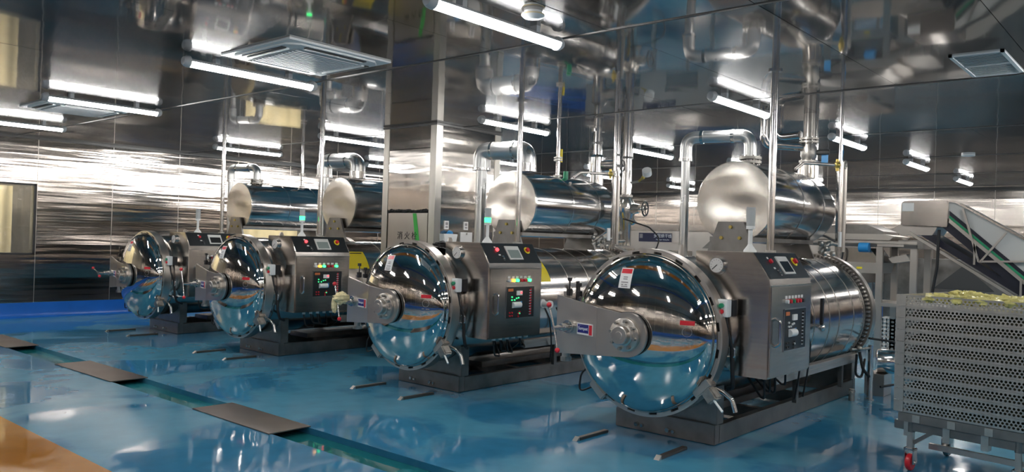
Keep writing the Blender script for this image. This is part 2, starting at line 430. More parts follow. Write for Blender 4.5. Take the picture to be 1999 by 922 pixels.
for k in range(46):
    y = 7.53 + k * .0165; m.sphere((CA0 + .004, y, 1.885 + RND.uniform(-.008, .012)), RND.uniform(.012, .024), n=6)
m.build('sealant', 'joint', co)
MB().add([(CA0 - .007, 7.80, 1.855), (CA0 - .007, 7.73, 1.855), (CA0 - .007, 7.66, 1.5), (CA0 - .007, 7.74, 1.5)], [(0, 1, 2, 3)]).build('green_light_streak', 'streak_green', hd)  # green light streak on the door, put in as a flat coloured quad

# ------------------------------------------------------------------ retorts (sterilizers)
AX = .86          # axis height
DH, DR = .20, .608   # door dome depth and radius
DX = -.055
def dome_x(y, z):
    r = min(1., math.hypot(y, z - AX) / DR); return DX - DH * math.sqrt(max(0, 1 - r * r))
def dome_patch(y0, y1, z0, z1, off, n=6):
    m = MB(); v = []; f = []
    for i in range(n + 1):
        for j in range(n + 1):
            y = y0 + (y1 - y0) * i / n; z = z0 + (z1 - z0) * j / n
            v.append((dome_x(y, z) - off, y, z))
    for i in range(n):
        for j in range(n): f.append((i * (n + 1) + j, (i + 1) * (n + 1) + j, (i + 1) * (n + 1) + j + 1, i * (n + 1) + j + 1))
    return m.add(v, f)

def arc(r0, r1, x0, x1, t0, t1, n=5):
    m = MB(); v = []; f = []
    for k in range(n + 1):
        t = t0 + (t1 - t0) * k / n; c, s_ = math.cos(t), math.sin(t)
        v += [(x0, r0 * c, r0 * s_), (x0, r1 * c, r1 * s_), (x1, r1 * c, r1 * s_), (x1, r0 * c, r0 * s_)]
    for k in range(n):
        for j in range(4): f.append((4 * k + j, 4 * k + (j + 1) % 4, 4 * k + 4 + (j + 1) % 4, 4 * k + 4 + j))
    f += [(0, 1, 2, 3), (4 * n + 3, 4 * n + 2, 4 * n + 1, 4 * n)]
    return m.add(v, f)
NT = 20
tooth = arc(.620, .640, -.034, -.006, -.105, .105).mesh('lock_tooth', bevel=.003); tooth.materials.append(MT['steel_sat'])
NB = 90
tbits = arc(.600, .632, -.036, .036, -.016, .016, n=1).mesh('rim_tooth'); tbits.materials.append(MT['steel_sat'])

def nut(p, axis, r, h): return MB().cyl(p, Vector(p) + Vector(axis) * h, r, n=6)

def make_retort(loc, label, lit, yellow, lever=((.052, .165), (-.043, -.185))):
    T = thing('retort_sterilizer', loc, label, 'sterilizer', 'retort sterilizers standing in a row')
    O = (0, 0, AX); X = (1, 0, 0)
    # pressure vessel
    sh = MB().lathe([(.10, .60), (3.42, .60)], O, X, n=96).build('vessel_shell', 'shell', T)
    for x in (1.25, 1.95, 2.35, 2.62, 3.05):
        MB().lathe([(x, .599), (x, .603), (x + .012, .603), (x + .012, .599)], O, X, n=72, closed=True).build('weld_band', 'steel_sat', sh)
    MB().lathe([(-.005, .58), (-.005, .625), (.12, .625), (.16, .60), (.16, .58)], O, X, n=96, closed=True).build('door_flange', 'pipe', T)
    lr = MB().lathe([(-.03, .636), (-.03, .655), (.075, .655), (.075, .636)], O, X, n=96, closed=True).build('lock_ring', 'steel_sat', T)
    MB().lathe([(-.008, .617), (-.008, .637), (.0, .637), (.0, .617)], O, X, n=96, closed=True).build('lock_groove', 'joint', lr)
    for k in range(NT): link('lock_tooth', tooth, lr, O, (2 * PI * k / NT, 0, 0))
    # domed door
    prof = [(DX + .05, .618), (DX + .02, .619), (DX + .005, .616), (DX, DR)]
    prof += [(DX - DH * math.sin(PI / 2 * k / 28), max(.002, DR * math.cos(PI / 2 * k / 28))) for k in range(1, 29)]
    dm = MB().lathe(prof, O, X, n=112).build('door_dome', 'mirror', T, sharp=60)
    st = dome_patch(-.005 + .03, .105 + .03, 1.205, 1.36, .0015).build('sticker', 'paper', dm)
    dome_patch(.032, .128, 1.318, 1.353, .0025).build('sticker_header', 'red', dm)
    m = MB()
    for zz, y0, y1 in ((1.29, .06, .10), (1.275, .06, .10), (1.25, .05, .115), (1.232, .055, .08), (1.232, .09, .112), (1.218, .05, .11)):
        q = dome_patch(y0, y1, zz - .004, zz + .004, .0025, n=2); m.add(q.v, q.f)
    m.build('sticker_print', 'ink', dm)
    dome_patch(-.50, -.40, .965, .998, .0015).build('sticker_header', 'red', dm)
    m = MB(); c = (-.452, .915)
    for k in range(24):
        t0, t1 = 2 * PI * k / 24, 2 * PI * (k + 1) / 24
        q = [(c[0] + r * math.cos(t), c[1] + r * math.sin(t)) for r, t in ((.032, t0), (.035, t0), (.035, t1), (.032, t1))]
        m.add([(dome_x(y, z) - .002, y, z) for y, z in q], [(0, 1, 2, 3)])
    for y0, y1 in ((-.44, -.415), (-.49, -.455)):
        q = dome_patch(y0, y1, .858, .866, .002, n=2); m.add(q.v, q.f)
    m.build('sticker_print', 'ink', dm)
    # door arm: front plate with rounded end at the hub, bent back to the hinge
    x0 = -.305
    pl = [(.27, 1.045)] + [(.02 + .15 * math.cos(t), AX + .15 * math.sin(t)) for t in [math.radians(62 - k * 190 / 16) for k in range(17)]][0:0]
    hubc = (-.01, AX); rr = .17
    arcp = [(hubc[0] + rr * math.cos(math.radians(tt)), hubc[1] + rr * math.sin(math.radians(tt))) for tt in [70 + k * 10 for k in range(0, 21)]]
    poly = [(.262, 1.045)] + arcp + [(.262, .672)]
    MB().prism(poly, 'x', x0, x0 + .022).build('arm_plate', 'steel_sat', T, bevel=.002)
    e0, e1 = (x0, .262), (-.20, .735)
    MB().add([(e0[0], e0[1], .672), (e1[0], e1[1], .632), (e1[0], e1[1], 1.108), (e0[0], e0[1], 1.045),
              (e0[0] + .022, e0[1], .672), (e1[0] + .022, e1[1] - .004, .632), (e1[0] + .022, e1[1] - .004, 1.108), (e0[0] + .022, e0[1], 1.045)],
             [(0, 1, 2, 3), (7, 6, 5, 4), (0, 4, 5, 1), (1, 5, 6, 2), (2, 6, 7, 3), (3, 7, 4, 0)]).build('arm_plate', 'steel_sat', T, bevel=.002)
    MB().bar((e1[0] + .012, e1[1] - .014, .87), (-.02, .745, .87), .014, .40).build('arm_side', 'frame', T)
    MB().cyl((-.05, .74, .585), (-.05, .74, 1.13), .036, n=20).build('hinge_pin', 'steel_sat', T)
    nut((-.05, .74, .55), (0, 0, 1), .05, .035).build('hinge_nut', 'cast', T)
    for zz in (.70, 1.02):
        MB().prism([(-.02, .60), (.05, .60), (.05, .74), (-.02, .79), (-.09, .79), (-.09, .70)], 'z', zz - .02, zz + .02).build('hinge_lug', 'cast', T)
    # hub with bolted flange
    hb = MB().lathe([(-.26, .172), (-.281, .172), (-.281, .15), (-.27, .15)], O, X, n=40).build('hub_ring', 'dark_metal', T)
    MB().lathe([(-.21, .13), (-.318, .13), (-.318, .126), (-.328, .126), (-.332, .12)], O, X, n=36).build('hub_flange', 'steel_sat', T)
    hc = MB().lathe([(-.33, .084), (-.345, .084), (-.35, .072), (-.395, .07), (-.40, .064), (-.40, .03), (-.403, .028), (-.403, .002)], O, X, n=32).build('hub_cap', 'steel_sat', T)
    for k in range(8):
        t = 2 * PI * k / 8 + .2
        nut((-.362, .105 * math.cos(t), AX + .105 * math.sin(t)), X, .014, .034).build('bolt', 'cast', T)
    # locking lever with red balls
    hw = MB().lathe([(-.245, .052), (-.275, .052), (-.275, .03), (-.36, .028), (-.36, .018), (-.46, .016)], (0, .57, .865), X, n=24).build('lever_shaft', 'pipe', T)
    c0 = Vector((-.455, .568, .88))
    for dy, dz in lever:
        e = c0 + Vector((0, dy, dz))
        lv = MB().cyl(c0, e, .008, n=10).build('lever', 'pipe', T)
        MB().sphere(e, .021).build('lever_ball', 'red', lv)
    for k in range(4):
        t = k * PI / 2 + .5
        nut((-.29, .57 + .04 * math.cos(t), .865 + .04 * math.sin(t)), X, .008, .02).build('bolt', 'pipe', T)
    # nameplate on the bent arm plate
    d = Vector((e1[0] - e0[0], e1[1] - e0[1], 0)).normalized(); nrm = Vector((-d.y, d.x, 0))
    if nrm.x > 0: nrm = -nrm
    def on_arm(t, z, off): p = Vector((e0[0], e0[1], 0)) + d * t + nrm * off; return (p.x, p.y, z)
    def card(t0, t1, z0, z1, off): return MB().add([on_arm(t0, z0, off), on_arm(t1, z0, off), on_arm(t1, z1, off), on_arm(t0, z1, off), on_arm(t0, z0, 0), on_arm(t1, z0, 0), on_arm(t1, z1, 0), on_arm(t0, z1, 0)],
                                           [(0, 1, 2, 3), (0, 4, 5, 1), (1, 5, 6, 2), (2, 6, 7, 3), (3, 7, 4, 0)])
    npl = card(.045, .225, .815, .905, .003).build('nameplate', 'paper', T)
    card(.09, .218, .83, .898, .004).build('nameplate_field', 'blue', npl)
    card(.05, .085, .82, .898, .004).build('nameplate_field', 'red', npl)
    words('nameplate_lettering', 'Sumpot', .036, 'white_ink', npl, on_arm(.154, .864, .0045), -d, (0, 0, 1), depth=.0005)
    # limit switches on the hinge
    for dy, h in ((.70, .09), (.60, .05)):
        ls = MB().box(-.10, -.06, dy - .02, dy + .02, 1.10, 1.13 + h * .3).build('limit_switch', 'black_plastic', T, bevel=.004)
        MB().cyl((-.08, dy, 1.12), (-.08, dy, 1.14 + h), .007, n=8).box(-.092, -.068, dy - .015, dy + .015, 1.13 + h, 1.16 + h).build('switch_lever', 'black_plastic', ls)
    # clamps and latch at the lower rim
    for t in (math.radians(-58 + 180 + 178), math.radians(-24 - 180 + 40 - 360)):
        pass
    for yy, zz, rot in ((.40, .36, .75), (-.52, .50, -.75)):
        mt = Matrix.Translation((-.03, yy, zz)) @ Matrix.Rotation(rot, 4, 'X')
        MB().obox(mt, .09, .17, .07).build('rim_clamp', 'steel_sat', T, bevel=.01)
    lb = MB().obox(Matrix.Translation((-.06, -.60, .46)) @ Matrix.Rotation(-.7, 4, 'X'), .10, .09, .10).build('safety_latch', 'cast', T, bevel=.012)
    MB().cyl((-.08, -.61, .45), (-.13, -.72, .37), .009, n=10).build('latch_handle', 'white_plastic', lb)
    MB().tube(fillet([(.06, -.52, .50), (.06, -.64, .47), (.06, -.70, .43), (.06, -.73, .34)], .04), .018).build('relief_pipe', 'pipe', T)
    MB().tube(fillet([(-.0, .50, .36), (-.02, .62, .30), (-.02, .60, .46), (.04, .56, .52)], .08), .008).build('air_hose', 'rubber', T)
    # lifting lugs, gauge, small fittings
    lg = MB().prism([(-.03, 0), (.03, 0), (.03, .07), (.015, .10), (-.015, .10), (-.03, .07)], 'y', -.01, .01)
    lg = lg.build('lifting_lug', 'steel_sat', T, bevel=.002); lg.location = (.62, .06, AX + .595)
    MB().torus((0, 0, .065), (0, 1, 0), .014, .005, n=16, m=6).build('lug_eye', 'dark_metal', lg)
    MB().box(.62, .70, -.13, -.07, 1.44, 1.458).build('lug_foot', 'steel_sat', T)
    # control cabinet
    cx0, cx1, yf = .20, 1.01, -.90
    circ = [(-.602 * math.sin(t), AX + .602 * math.cos(t)) for t in [math.radians(30 + k * 8) for k in range(11)]]
    prof = [(-.30, 1.512), (-.765, 1.512), (yf, 1.315), (yf, .585), (-.64, .585)] + circ[::-1]
    cab = MB().prism(prof, 'x', cx0, cx1).build('control_cabinet', 'steel', T, bevel=.004)
    cp = Vector((0, -.765, 1.512)); cq = Vector((0, yf, 1.315)); dd = (cq - cp).normalized(); nn = Vector((0, dd.z, -dd.y))
    if nn.y > 0: nn = -nn
    def on_con(x, t, off): p = cp + dd * (t * (cq - cp).length) + nn * off; return (x, p.y, p.z)
    def slab(xa, xb, ta, tb, o0, o1):
        v = [on_con(x, t, o) for o in (o0, o1) for t in (ta, tb) for x in (xa, xb)]
        return MB().add(v, [(0, 2, 3, 1), (4, 5, 7, 6), (0, 1, 5, 4), (2, 6, 7, 3), (0, 4, 6, 2), (1, 3, 7, 5)])
    con = slab(cx0 + .012, cx1 - .012, .02, .975, -.002, .003).build('console_panel', 'console', T)
    bez = slab(.53, .735, .17, .83, .003, .012).build('touch_screen', 'screen_frame', con)
    slab(.55, .715, .36, .76, .012, .0135).build('display', 'screen_lit' if lit else 'screen', con)
    es = MB().cyl(on_con(.86, .36, .003), on_con(.86, .36, .008), .038, n=24).build('emergency_stop_collar', 'yellow', con)
    MB().cyl(on_con(.86, .36, .008), on_con(.86, .36, .03), .022, n=20).build('emergency_stop_button', 'red', con)
    MB().cyl(on_con(.40, .35, .003), on_con(.40, .35, .02), .018, n=18).build('alarm_lamp', 'red_lit' if lit else 'red', con)
    slab(.375, .40, .18, .25, .003, .005).build('tag_label', 'paper', con)
    slab(.395, .425, .56, .62, .003, .005).build('tag_label', 'paper', con)
    MB().cyl(on_con(.43, .72, .003), on_con(.43, .72, .025), .013, n=14).build('key_switch', 'pipe', con)
    MB().torus(on_con(.44, .82, .012), nn, .013, .003, n=14, m=6).build('key_ring', 'pipe', con)
    door = MB().box(cx0 + .012, cx1 - .012, yf - .012, yf, .60, 1.262).build('cabinet_door', 'steel', T, bevel=.004)
    MB().box(cx0 + .002, cx1 - .002, yf - .016, yf, 1.268, 1.276).build('drip_edge', 'pipe', T)
    yd = yf - .012
    ln = ['white_plastic', 'amber_lit', 'green_lit', 'red', 'red', 'green_lit'] if lit else ['white_plastic', 'red', 'green', 'red', 'red', 'black_plastic']
    for k in range(6):
        x = .485 + k * .062
        MB().box(x - .018, x + .018, yd - .003, yd, 1.168, 1.19).build('lamp_tag', 'paper', door)
        MB().cyl((x, yd, 1.148), (x, yd - .022, 1.148), .0155, n=16).build('indicator_lamp', ln[k], door)
    mp = MB().box(.452, .878, yd - .004, yd, .775, 1.085).build('mimic_panel', 'console', T, bevel=.001)
    q = MB()
    for s0, s1, t0, t1 in ((.447, .882, .770, .776), (.447, .882, 1.084, 1.090), (.447, .453, .77, 1.09), (.877, .883, .77, 1.09)): q.box(s0, s1, yd - .006, yd, t0, t1)
    q.build('mimic_frame', 'pipe', mp)
    ym = yd - .005
    q = MB()
    for k in range(10): q.box(.80, .83, ym - .004, ym, .80 + k * .027, .806 + k * .027)
    q.build('schematic_marks', 'white_ink', mp)
    q = MB()
    for k in range(10): q.cyl((.815, ym, .813 + k * .027), (.815, ym - .012, .813 + k * .027), .008, n=8)
    for x, z in ((.50, .80), (.535, .80), (.50, .83), (.535, .83), (.63, .815), (.65, .835), (.63, .79)): q.cyl((x, ym, z), (x, ym - .012, z), .008, n=8)
    q.build('pilot_lamps', 'red' if lit else 'dark_metal', mp)['kind'] = 'stuff'
    q = MB()
    for x, z in ((.53, .985), (.57, .955), (.60, .97), (.63, .975), (.53, .955), (.65, .82)): q.cyl((x, ym, z), (x, ym - .01, z), .008, n=8)
    q.build('pilot_lamps', 'pilot_green' if lit else 'white_plastic', mp)['kind'] = 'stuff'
    q = MB(); q.cyl((.54, ym - .001, .905), (.66, ym - .001, .905), .03, n=16); q.build('vessel_symbol', 'white_plastic', mp)
    MB().box(.665, .69, ym - .002, ym, .88, .94).build('vessel_symbol', 'blue_plastic', mp)
    MB().box(.60, .68, ym - .012, ym, 1.00, 1.045).build('meter', 'white_plastic', mp)
    if lit: MB().box(.65, .675, ym - .014, ym - .011, 1.018, 1.035).build('meter_digits', 'red_lit', mp)
    MB().box(.475, .55, ym - .002, ym, 1.04, 1.068).build('logo_plate', 'orange', mp)
    MB().tube(fillet([(.30, yd, 1.03), (.30, yd - .035, 1.01), (.30, yd - .035, .84), (.30, yd, .82)], .03), .011).build('door_handle', 'pipe', door)
    # cable glands below the cabinet
    for k in range(6):
        gl = MB().cyl((.42 + k * .1, -.79, .585), (.42 + k * .1, -.79, .55), .02, n=10).build('cable_gland', 'white_plastic' if lit else 'grey_plastic', T)
    for k, (dx, dp) in enumerate(((.42, .40), (.52, .44), (.62, .42), (.82, .46))):
        MB().tube(fillet([(dx, -.79, .555), (dx + .03, -.78, dp), (dx + .25, -.66, dp - .04), (dx + .34, -.50, .5)], .1), .009, n=8).build('cable', 'rubber', T)
    # gauge on the cabinet's end plate
    gx, gy, gz = cx0, -.49, 1.405
    MB().lathe([(0, .075), (-.006, .075), (-.006, .062), (-.03, .062), (-.03, .056), (-.026, .054)], (gx, gy, gz), X, n=36).build('gauge_case', 'pipe', T)
    ga = MB().cyl((gx - .029, gy, gz), (gx - .0305, gy, gz), .055, n=32).build('gauge_dial', 'dial', T)
    MB().bar((gx - .032, gy - .006, gz + .004), (gx - .032, gy + .034, gz - .032), .005, .002, upv=(1, 0, 0)).build('gauge_needle', 'black_plastic', ga)
    q = MB()
    for k in range(11):
        t = math.radians(-45 + k * 27)
        c_, s_ = math.cos(t), math.sin(t)
        q.bar((gx - .0315, gy + .038 * c_, gz + .038 * s_), (gx - .0315, gy + .047 * c_, gz + .047 * s_), .004, .001, upv=(1, 0, 0))
    q.build('gauge_ticks', 'ink', ga)
    # push button box on the flange
    pb = MB().box(.02, .085, -.665, -.575, 1.03, 1.16).build('button_box', 'white_plastic', T, bevel=.006)
    MB().box(.085, .15, -.675, -.635, 1.035, 1.155).build('box_side', 'black_plastic', pb)
    for zz, mm in ((1.115, 'green'), (1.07, 'red')):
        MB().cyl((.02, -.62, zz), (.0, -.62, zz), .017, n=16).build('push_button', mm, pb)
        MB().box(.017, .02, -.636, -.604, zz + .018, zz + .03).build('button_tag', 'paper', pb)
    MB().tube(fillet([(.06, -.63, 1.03), (.07, -.64, .92), (.12, -.66, .80), (.13, -.665, .60), (.16, -.66, .50), (.3, -.55, .46)], .08), .016, n=8).build('cable', 'rubber', T)
    MB().tube(fillet([(.12, -.60, .80), (.12, -.68, .80), (.12, -.68, .73), (.12, -.60, .73)], .015), .007, n=8).build('grab_wire', 'pipe', T)
    # base frame, saddles, side rail
    bw = .455
    MB().box(.30, .38, -bw, bw, .004, .16).build('base_beam', 'frame', T, bevel=.004)
    MB().box(3.54, 3.62, -bw, bw, .004, .16).build('base_beam', 'frame', T, bevel=.004)
    for s_ in (-1, 1): MB().box(.38, 3.54, min(s_ * bw, s_ * (bw - .07)), max(s_ * bw, s_ * (bw - .07)), .004, .15).build('base_beam', 'frame', T, bevel=.004)
    for x in (1.35, 2.4): MB().box(x, x + .07, -bw + .07, bw - .07, .02, .13).build('cross_beam', 'frame', T, bevel=.003)
    arcs = [(.604 * math.sin(t), AX - .604 * math.cos(t)) for t in [math.radians(-44 + k * 8) for k in range(12)]]
    for x in (.34, 3.50):
        MB().prism([(.43, .16), (-.43, .16), (-.43, .43)] + arcs + [(.43, .43)], 'x', x, x + .03).build('saddle_plate', 'frame', T)
        for s_ in (-1, 1): MB().box(x - .02, x + .09, s_ * .43 - .03, s_ * .43 + .03, .16, .46).build('saddle_post', 'frame', T, bevel=.003)
    MB().box(1.15, 3.30, -.575, -.50, .435, .475).build('side_rail', 'steel_sat', T, bevel=.004)
    MB().box(1.15, 3.30, -.575, -.565, .39, .435).build('side_rail', 'steel_sat', T)
    for x in (1.75, 2.95): MB().box(x, x + .05, -.53, -.49, .15, .44).build('rail_post', 'frame', T)
    for yy in (.24, -.05):
        MB().cyl((.30, yy, .055), (.27, yy, .055), .018, n=10).cyl((.30, yy - .05, .05), (.275, yy - .05, .05), .014, n=10).build('drain_plug', 'pipe', T)
    MB().box(.9, 3.0, -.2, .2, .16, .22).build('drip_tray', 'frame', T, bevel=.003)
    # sampling port, cables along the shell
    MB().lathe([(0, .05), (.02, .05), (.02, .03), (.09, .028), (.1, .04), (.13, .04)], (1.42, -.59, .86), (0, -1, 0), n=20).build('shell_port', 'white_plastic', T)
    sg = MB().box(1.98, 2.02, -.66, -.635, .86, 1.10).build('sight_tube', 'black_plastic', T, bevel=.003)
    MB().cyl((2.0, -.645, .84), (2.0, -.58, .84), .02, n=12).sphere((2.0, -.65, .83), .035, n=8).build('sight_fitting', 'pipe', T)
    for x in (1.35, 1.55):
        MB().tube(fillet([(x, -.69, .82), (x + .1, -.68, .7), (x + .2, -.63, .52), (x + .25, -.6, .40), (x + .3, -.55, .2)], .1), .008, n=8).build('cable', 'rubber', T)
    # rear locking rim and rear door
    MB().lathe([(3.38, .60), (3.38, .607), (3.40, .607), (3.40, .60)], O, X, n=96, closed=True).build('rear_flange', 'pipe', T)
    MB().lathe([(3.41, .58), (3.41, .606), (3.52, .606), (3.52, .58)], O, X, n=96, closed=True).build('rear_gap_ring', 'joint', T)
    rr_ = MB().lathe([(3.52, .58), (3.52, .65), (3.62, .65), (3.66, .62), (3.66, .58)], O, X, n=96, closed=True).build('rear_lock_ring', 'steel_sat', T)
    for k in range(NB): link('rim_tooth', tbits, rr_, (3.465, 0, AX), (2 * PI * k / NB, 0, 0))
    MB().lathe([(3.60, .60)] + [(3.62 + .22 * math.sin(PI / 2 * k / 14), max(.002, .60 * math.cos(PI / 2 * k / 14))) for k in range(15)], O, X, n=72).build('rear_door_dome', 'mirror', T, sharp=60)
    MB().cyl((3.31, -.70, 0), (3.31, -.70, .57), .028, n=14).build('rear_post', 'pipe', T)
    MB().cyl((3.31, -.70, 0), (3.31, -.70, .015), .045, n=14).build('post_foot', 'pipe', T)
    MB().tube(fillet([(3.31, -.70, .54), (3.1, -.66, .54), (3.0, -.60, .54)], .03), .014).sphere((3.07, -.66, .55), .03, n=8).build('rear_valve', 'cast', T)
    pmr = MB().lathe([(0, .10), (.02, .13), (.18, .13), (.22, .10), (.24, .03)], (3.75, -.62, .36), (.3, -1, 0), n=28).build('pump_motor', 'pipe', T)
    MB().box(3.62, 3.9, -.75, -.55, .0, .23).build('pump_base', 'steel_sat', T, bevel=.004)
    MB().tube(fillet([(3.5, -.62, .62), (3.75, -.84, .58), (3.93, -.90, .36), (3.8, -.88, .14), (3.5, -.75, .12)], .2), .012, n=8).build('air_hose', 'rubber', T)
    MB().tube(fillet([(3.2, -.62, .50), (3.2, -.66, .32), (3.35, -.72, .2), (3.5, -.66, .28)], .1), .016, n=8).build('air_hose', 'rubber', T)
    MB().tube(fillet([(3.12, -.62, .48), (3.15, -.60, .26), (3.3, -.62, .22), (3.45, -.60, .4)], .1), .013, n=8).build('air_hose', 'rubber', T)
    MB().cyl((3.12, -.58, .0), (3.12, -.58, .12), .03, n=10).cyl((3.06, -.58, .09), (3.18, -.58, .09), .018, n=10).build('drain_valve', 'cast', T)
    # signal tower
    tx, ty = .47, -.62
    MB().lathe([(0, .05), (.012, .05), (.05, .022), (.06, .018)], (tx, ty, 1.512), (0, 0, 1), n=20).build('tower_base', 'white_plastic', T)
    MB().cyl((tx, ty, 1.56), (tx, ty, 1.69), .017, n=14).build('tower_stem', 'white_plastic', T)
    MB().cyl((tx, ty, 1.69), (tx, ty, 1.715), .034, n=18).build('tower_collar', 'white_plastic', T)
    MB().cyl((tx, ty, 1.715), (tx, ty, 1.765), .034, n=18).build('tower_lens', 'green_lit' if lit else 'lens_off', T)
    MB().cyl((tx, ty, 1.765), (tx, ty, 1.86), .034, n=18).build('tower_lens', 'lens_off', T)
    if yellow:
        v = []
        for k in range(7):
            t = math.radians(23 + k * 4.4)
            for x in (1.22, 1.62): v.append((x, -.6045 * math.cos(t), AX + .6045 * math.sin(t)))
        yl = MB().add(v, [(2 * k, 2 * k + 1, 2 * k + 3, 2 * k + 2) for k in range(6)]).build('warning_label', 'yellow', sh)
        v = []
        for k in range(2):
            t = math.radians(45.6 + k * 1.6)
            for x in (1.25, 1.58): v.append((x, -.606 * math.cos(t), AX + .606 * math.sin(t)))
        MB().add(v, [(0, 1, 3, 2)]).build('label_print', 'black_plastic', sh)
    return T

SITES = [(5.44, 3.27), (5.44, 6.045), (5.39, 9.16), (5.44, 11.87)]
labs = ['nearest steel retort sterilizer with an unlit white signal tower and blue-red nameplate',
        'steel retort sterilizer with a cream cloth on its lever, in front of the column',
        'steel retort sterilizer between the column and the leftmost sterilizer, green signal lamp lit',
        'leftmost steel retort sterilizer, farthest away, standing near the window wall']
for (sa, sb), lb_, lit, yl in zip(SITES, labs, (0, 1, 1, 0), (0, 1, 1, 0)):
    make_retort((sa, sb, 0), lb_, lit, yl, *([((.16, .05), (-.08, -.06))] if sb > 11 else []))

# ------------------------------------------------------------------ hot water tanks above the retorts
TZ, TRAD = 1.965, .377
def make_tank(loc, label):
    T = thing('hot_water_tank', (loc[0], loc[1], 1.46), label, 'tank', 'hot water tanks above the retorts')
    O = (0, 0, TZ - 1.46); X = (1, 0, 0)
    MB().lathe([(1.50, TRAD), (3.02, TRAD), (3.20, TRAD * .9), (3.24, TRAD * .6)], O, X, n=80).build('tank_shell', 'tank', T)
    MB().lathe([(1.485, .002), (1.485, TRAD), (1.488, TRAD + .004), (1.51, TRAD + .004), (1.51, .002)], O, X, n=80).build('end_disc', 'disc', T, sharp=25)
    for x in (2.2, 2.75): MB().lathe([(x, TRAD - .002), (x, TRAD + .004), (x + .012, TRAD + .004), (x + .012, TRAD - .002)], O, X, n=64, closed=True).build('jacket_seam', 'pipe', T)
    for xx in (1.43, 2.85):
        br = MB().prism([(.25, -.01), (.13, .32), (-.12, .32), (-.25, -.01)], 'x', xx, xx + .03).build('saddle_bracket', 'frame', T, bevel=.002)
        if xx < 2:
            for y, z in ((0.0, .27), (.09, .17), (-.09, .17)): nut((xx, y, z), (-1, 0, 0), .017, .018).build('bolt', 'brass', br)
    for s_ in (-1, 1):
        MB().box(1.45, 2.9, s_ * .2 - .02, s_ * .2 + .02, .14, .18).build('support_bar', 'frame', T)
    return T
tl = ['hot water tank with dented disc end above the nearest sterilizer',
      'hot water tank just right of the column, yellow-handled valve pipe on top',
      'hot water tank partly hidden behind the left side of the column',
      'hot water tank farthest left, with a slim elbow pipe on top']
for (sa, sb), l in zip(SITES, tl): make_tank((sa + (.04 if sb == 6.045 else 0), sb, 0), l)

# ------------------------------------------------------------------ pipes
def flange(T, p, r, axis=(0, 0, 1), h=.025, bolts=8, m='cast'):
    f = MB().cyl(Vector(p) - Vector(axis) * h / 2, Vector(p) + Vector(axis) * h / 2, r, n=24)
    x, y, d = basis(axis)
    for k in range(bolts):
        t = 2 * PI * k / bolts; c = Vector(p) + x * (r * .8 * math.cos(t)) + y * (r * .8 * math.sin(t))
        f.cyl(c - d * h, c + d * h, r * .09, n=6)
    return f.build('flange', m, T)
def rel(pts, o): return [Vector(p) - Vector(o) for p in pts]
def collar(T, p, r, axis=(0, 0, 1), h=.03, m='pipe'):
    a = Vector(axis).normalized(); return MB().cyl(Vector(p) - a * h / 2, Vector(p) + a * h / 2, r, n=20).build('collar', m, T)
def wheel(T, c, axis, R, m='dark_metal'):
    x, y, d = basis(axis); c = Vector(c)
    q = MB().torus(c, axis, R, R * .12, n=28, m=8)
    for k in range(5):
        t = 2 * PI * k / 5; q.cyl(c, c + (x * math.cos(t) + y * math.sin(t)) * R, R * .07, n=6)
    q.cyl(c - d * R * .2, c + d * R * .2, R * .2, n=12)
    return q.build('handwheel', m, T)

def elbow_pipe(sb, sa, big, label):
    ta = sa + (7.20 - 5.40); r1 = .042 if not big else .066; r2 = .06 if not big else .108
    ty = sb + .62
    base = (ta - .1, ty, 0)
    T = thing('overflow_pipe', base, label, 'pipe', 'bent pipes from tank tops down beside the vessels')
    zt = 2.62
    o = Vector(base)
    lo = Vector((ta - .12, ty, .02)); hi = Vector((ta - .12, ty, zt)); mid = Vector((ta, sb, zt)); end = Vector((ta, sb, 2.37))
    MB().tube([lo - o, Vector((lo.x, lo.y, zt - .22)) - o], r1, n=18).build('riser', 'galv', T)
    MB().tube(fillet([Vector((lo.x, lo.y, zt - .22)) - o, hi - o, mid - o, end - o], .11 if not big else .2, n=9), r2, n=20).build('elbow_run', 'galv', T)
    collar(T, Vector((lo.x, lo.y, zt - .22)) - o, r2 + .008)
    d = (mid - hi).normalized()
    collar(T, hi + d * .16 - o, r2 + .007, d); collar(T, mid - d * .17 - o, r2 + .007, d)
    if not big: flange(T, end + Vector((0, 0, .03)) - o, .105); flange(T, end + Vector((0, 0, -.01)) - o, .105)
    else: collar(T, end + Vector((0, 0, .04)) - o, r2 + .008, h=.1)
    return T
pl_ = ['pale bent pipe with a bolted flange on the nearest tank', 'fat insulated bent pipe on the tank just right of the column',
       'fat insulated bent pipe on the tank left of the column', 'slim bent pipe on the leftmost tank']
for (sa, sb), big, l in zip(SITES, (0, 1, 1, 0), pl_): elbow_pipe(sb, sa, big, l)

# conduits from the ceiling to the control cabinets
cl_ = ['polished conduit from the ceiling to the nearest control cabinet', 'polished conduit from the ceiling in front of the tank beside the column',
       'polished conduit from the ceiling at the second cabinet from the left', 'thin conduit from the ceiling at the leftmost cabinet']
for (a_, b_), r, l in zip(((6.39, 2.69), (6.44, 5.48), (6.13, 8.55), (6.30, 11.27)), (.03, .029, .032, .03), cl_):
    T = thing('ceiling_conduit', (a_, b_, 1.50), l, 'conduit', 'vertical conduits from ceiling to cabinets')
    MB().cyl((0, 0, 0), (0, 0, ZC - 1.50), r, n=18).build('conduit_tube', 'pipe', T)
    MB().cyl((0, 0, 0), (0, 0, .03), r + .016, n=18).build('socket', 'cast', T)
    MB().cyl((0, 0, ZC - 1.512), (0, 0, ZC - 1.50), r + .025, n=20).build('ceiling_rosette', 'pipe', T)

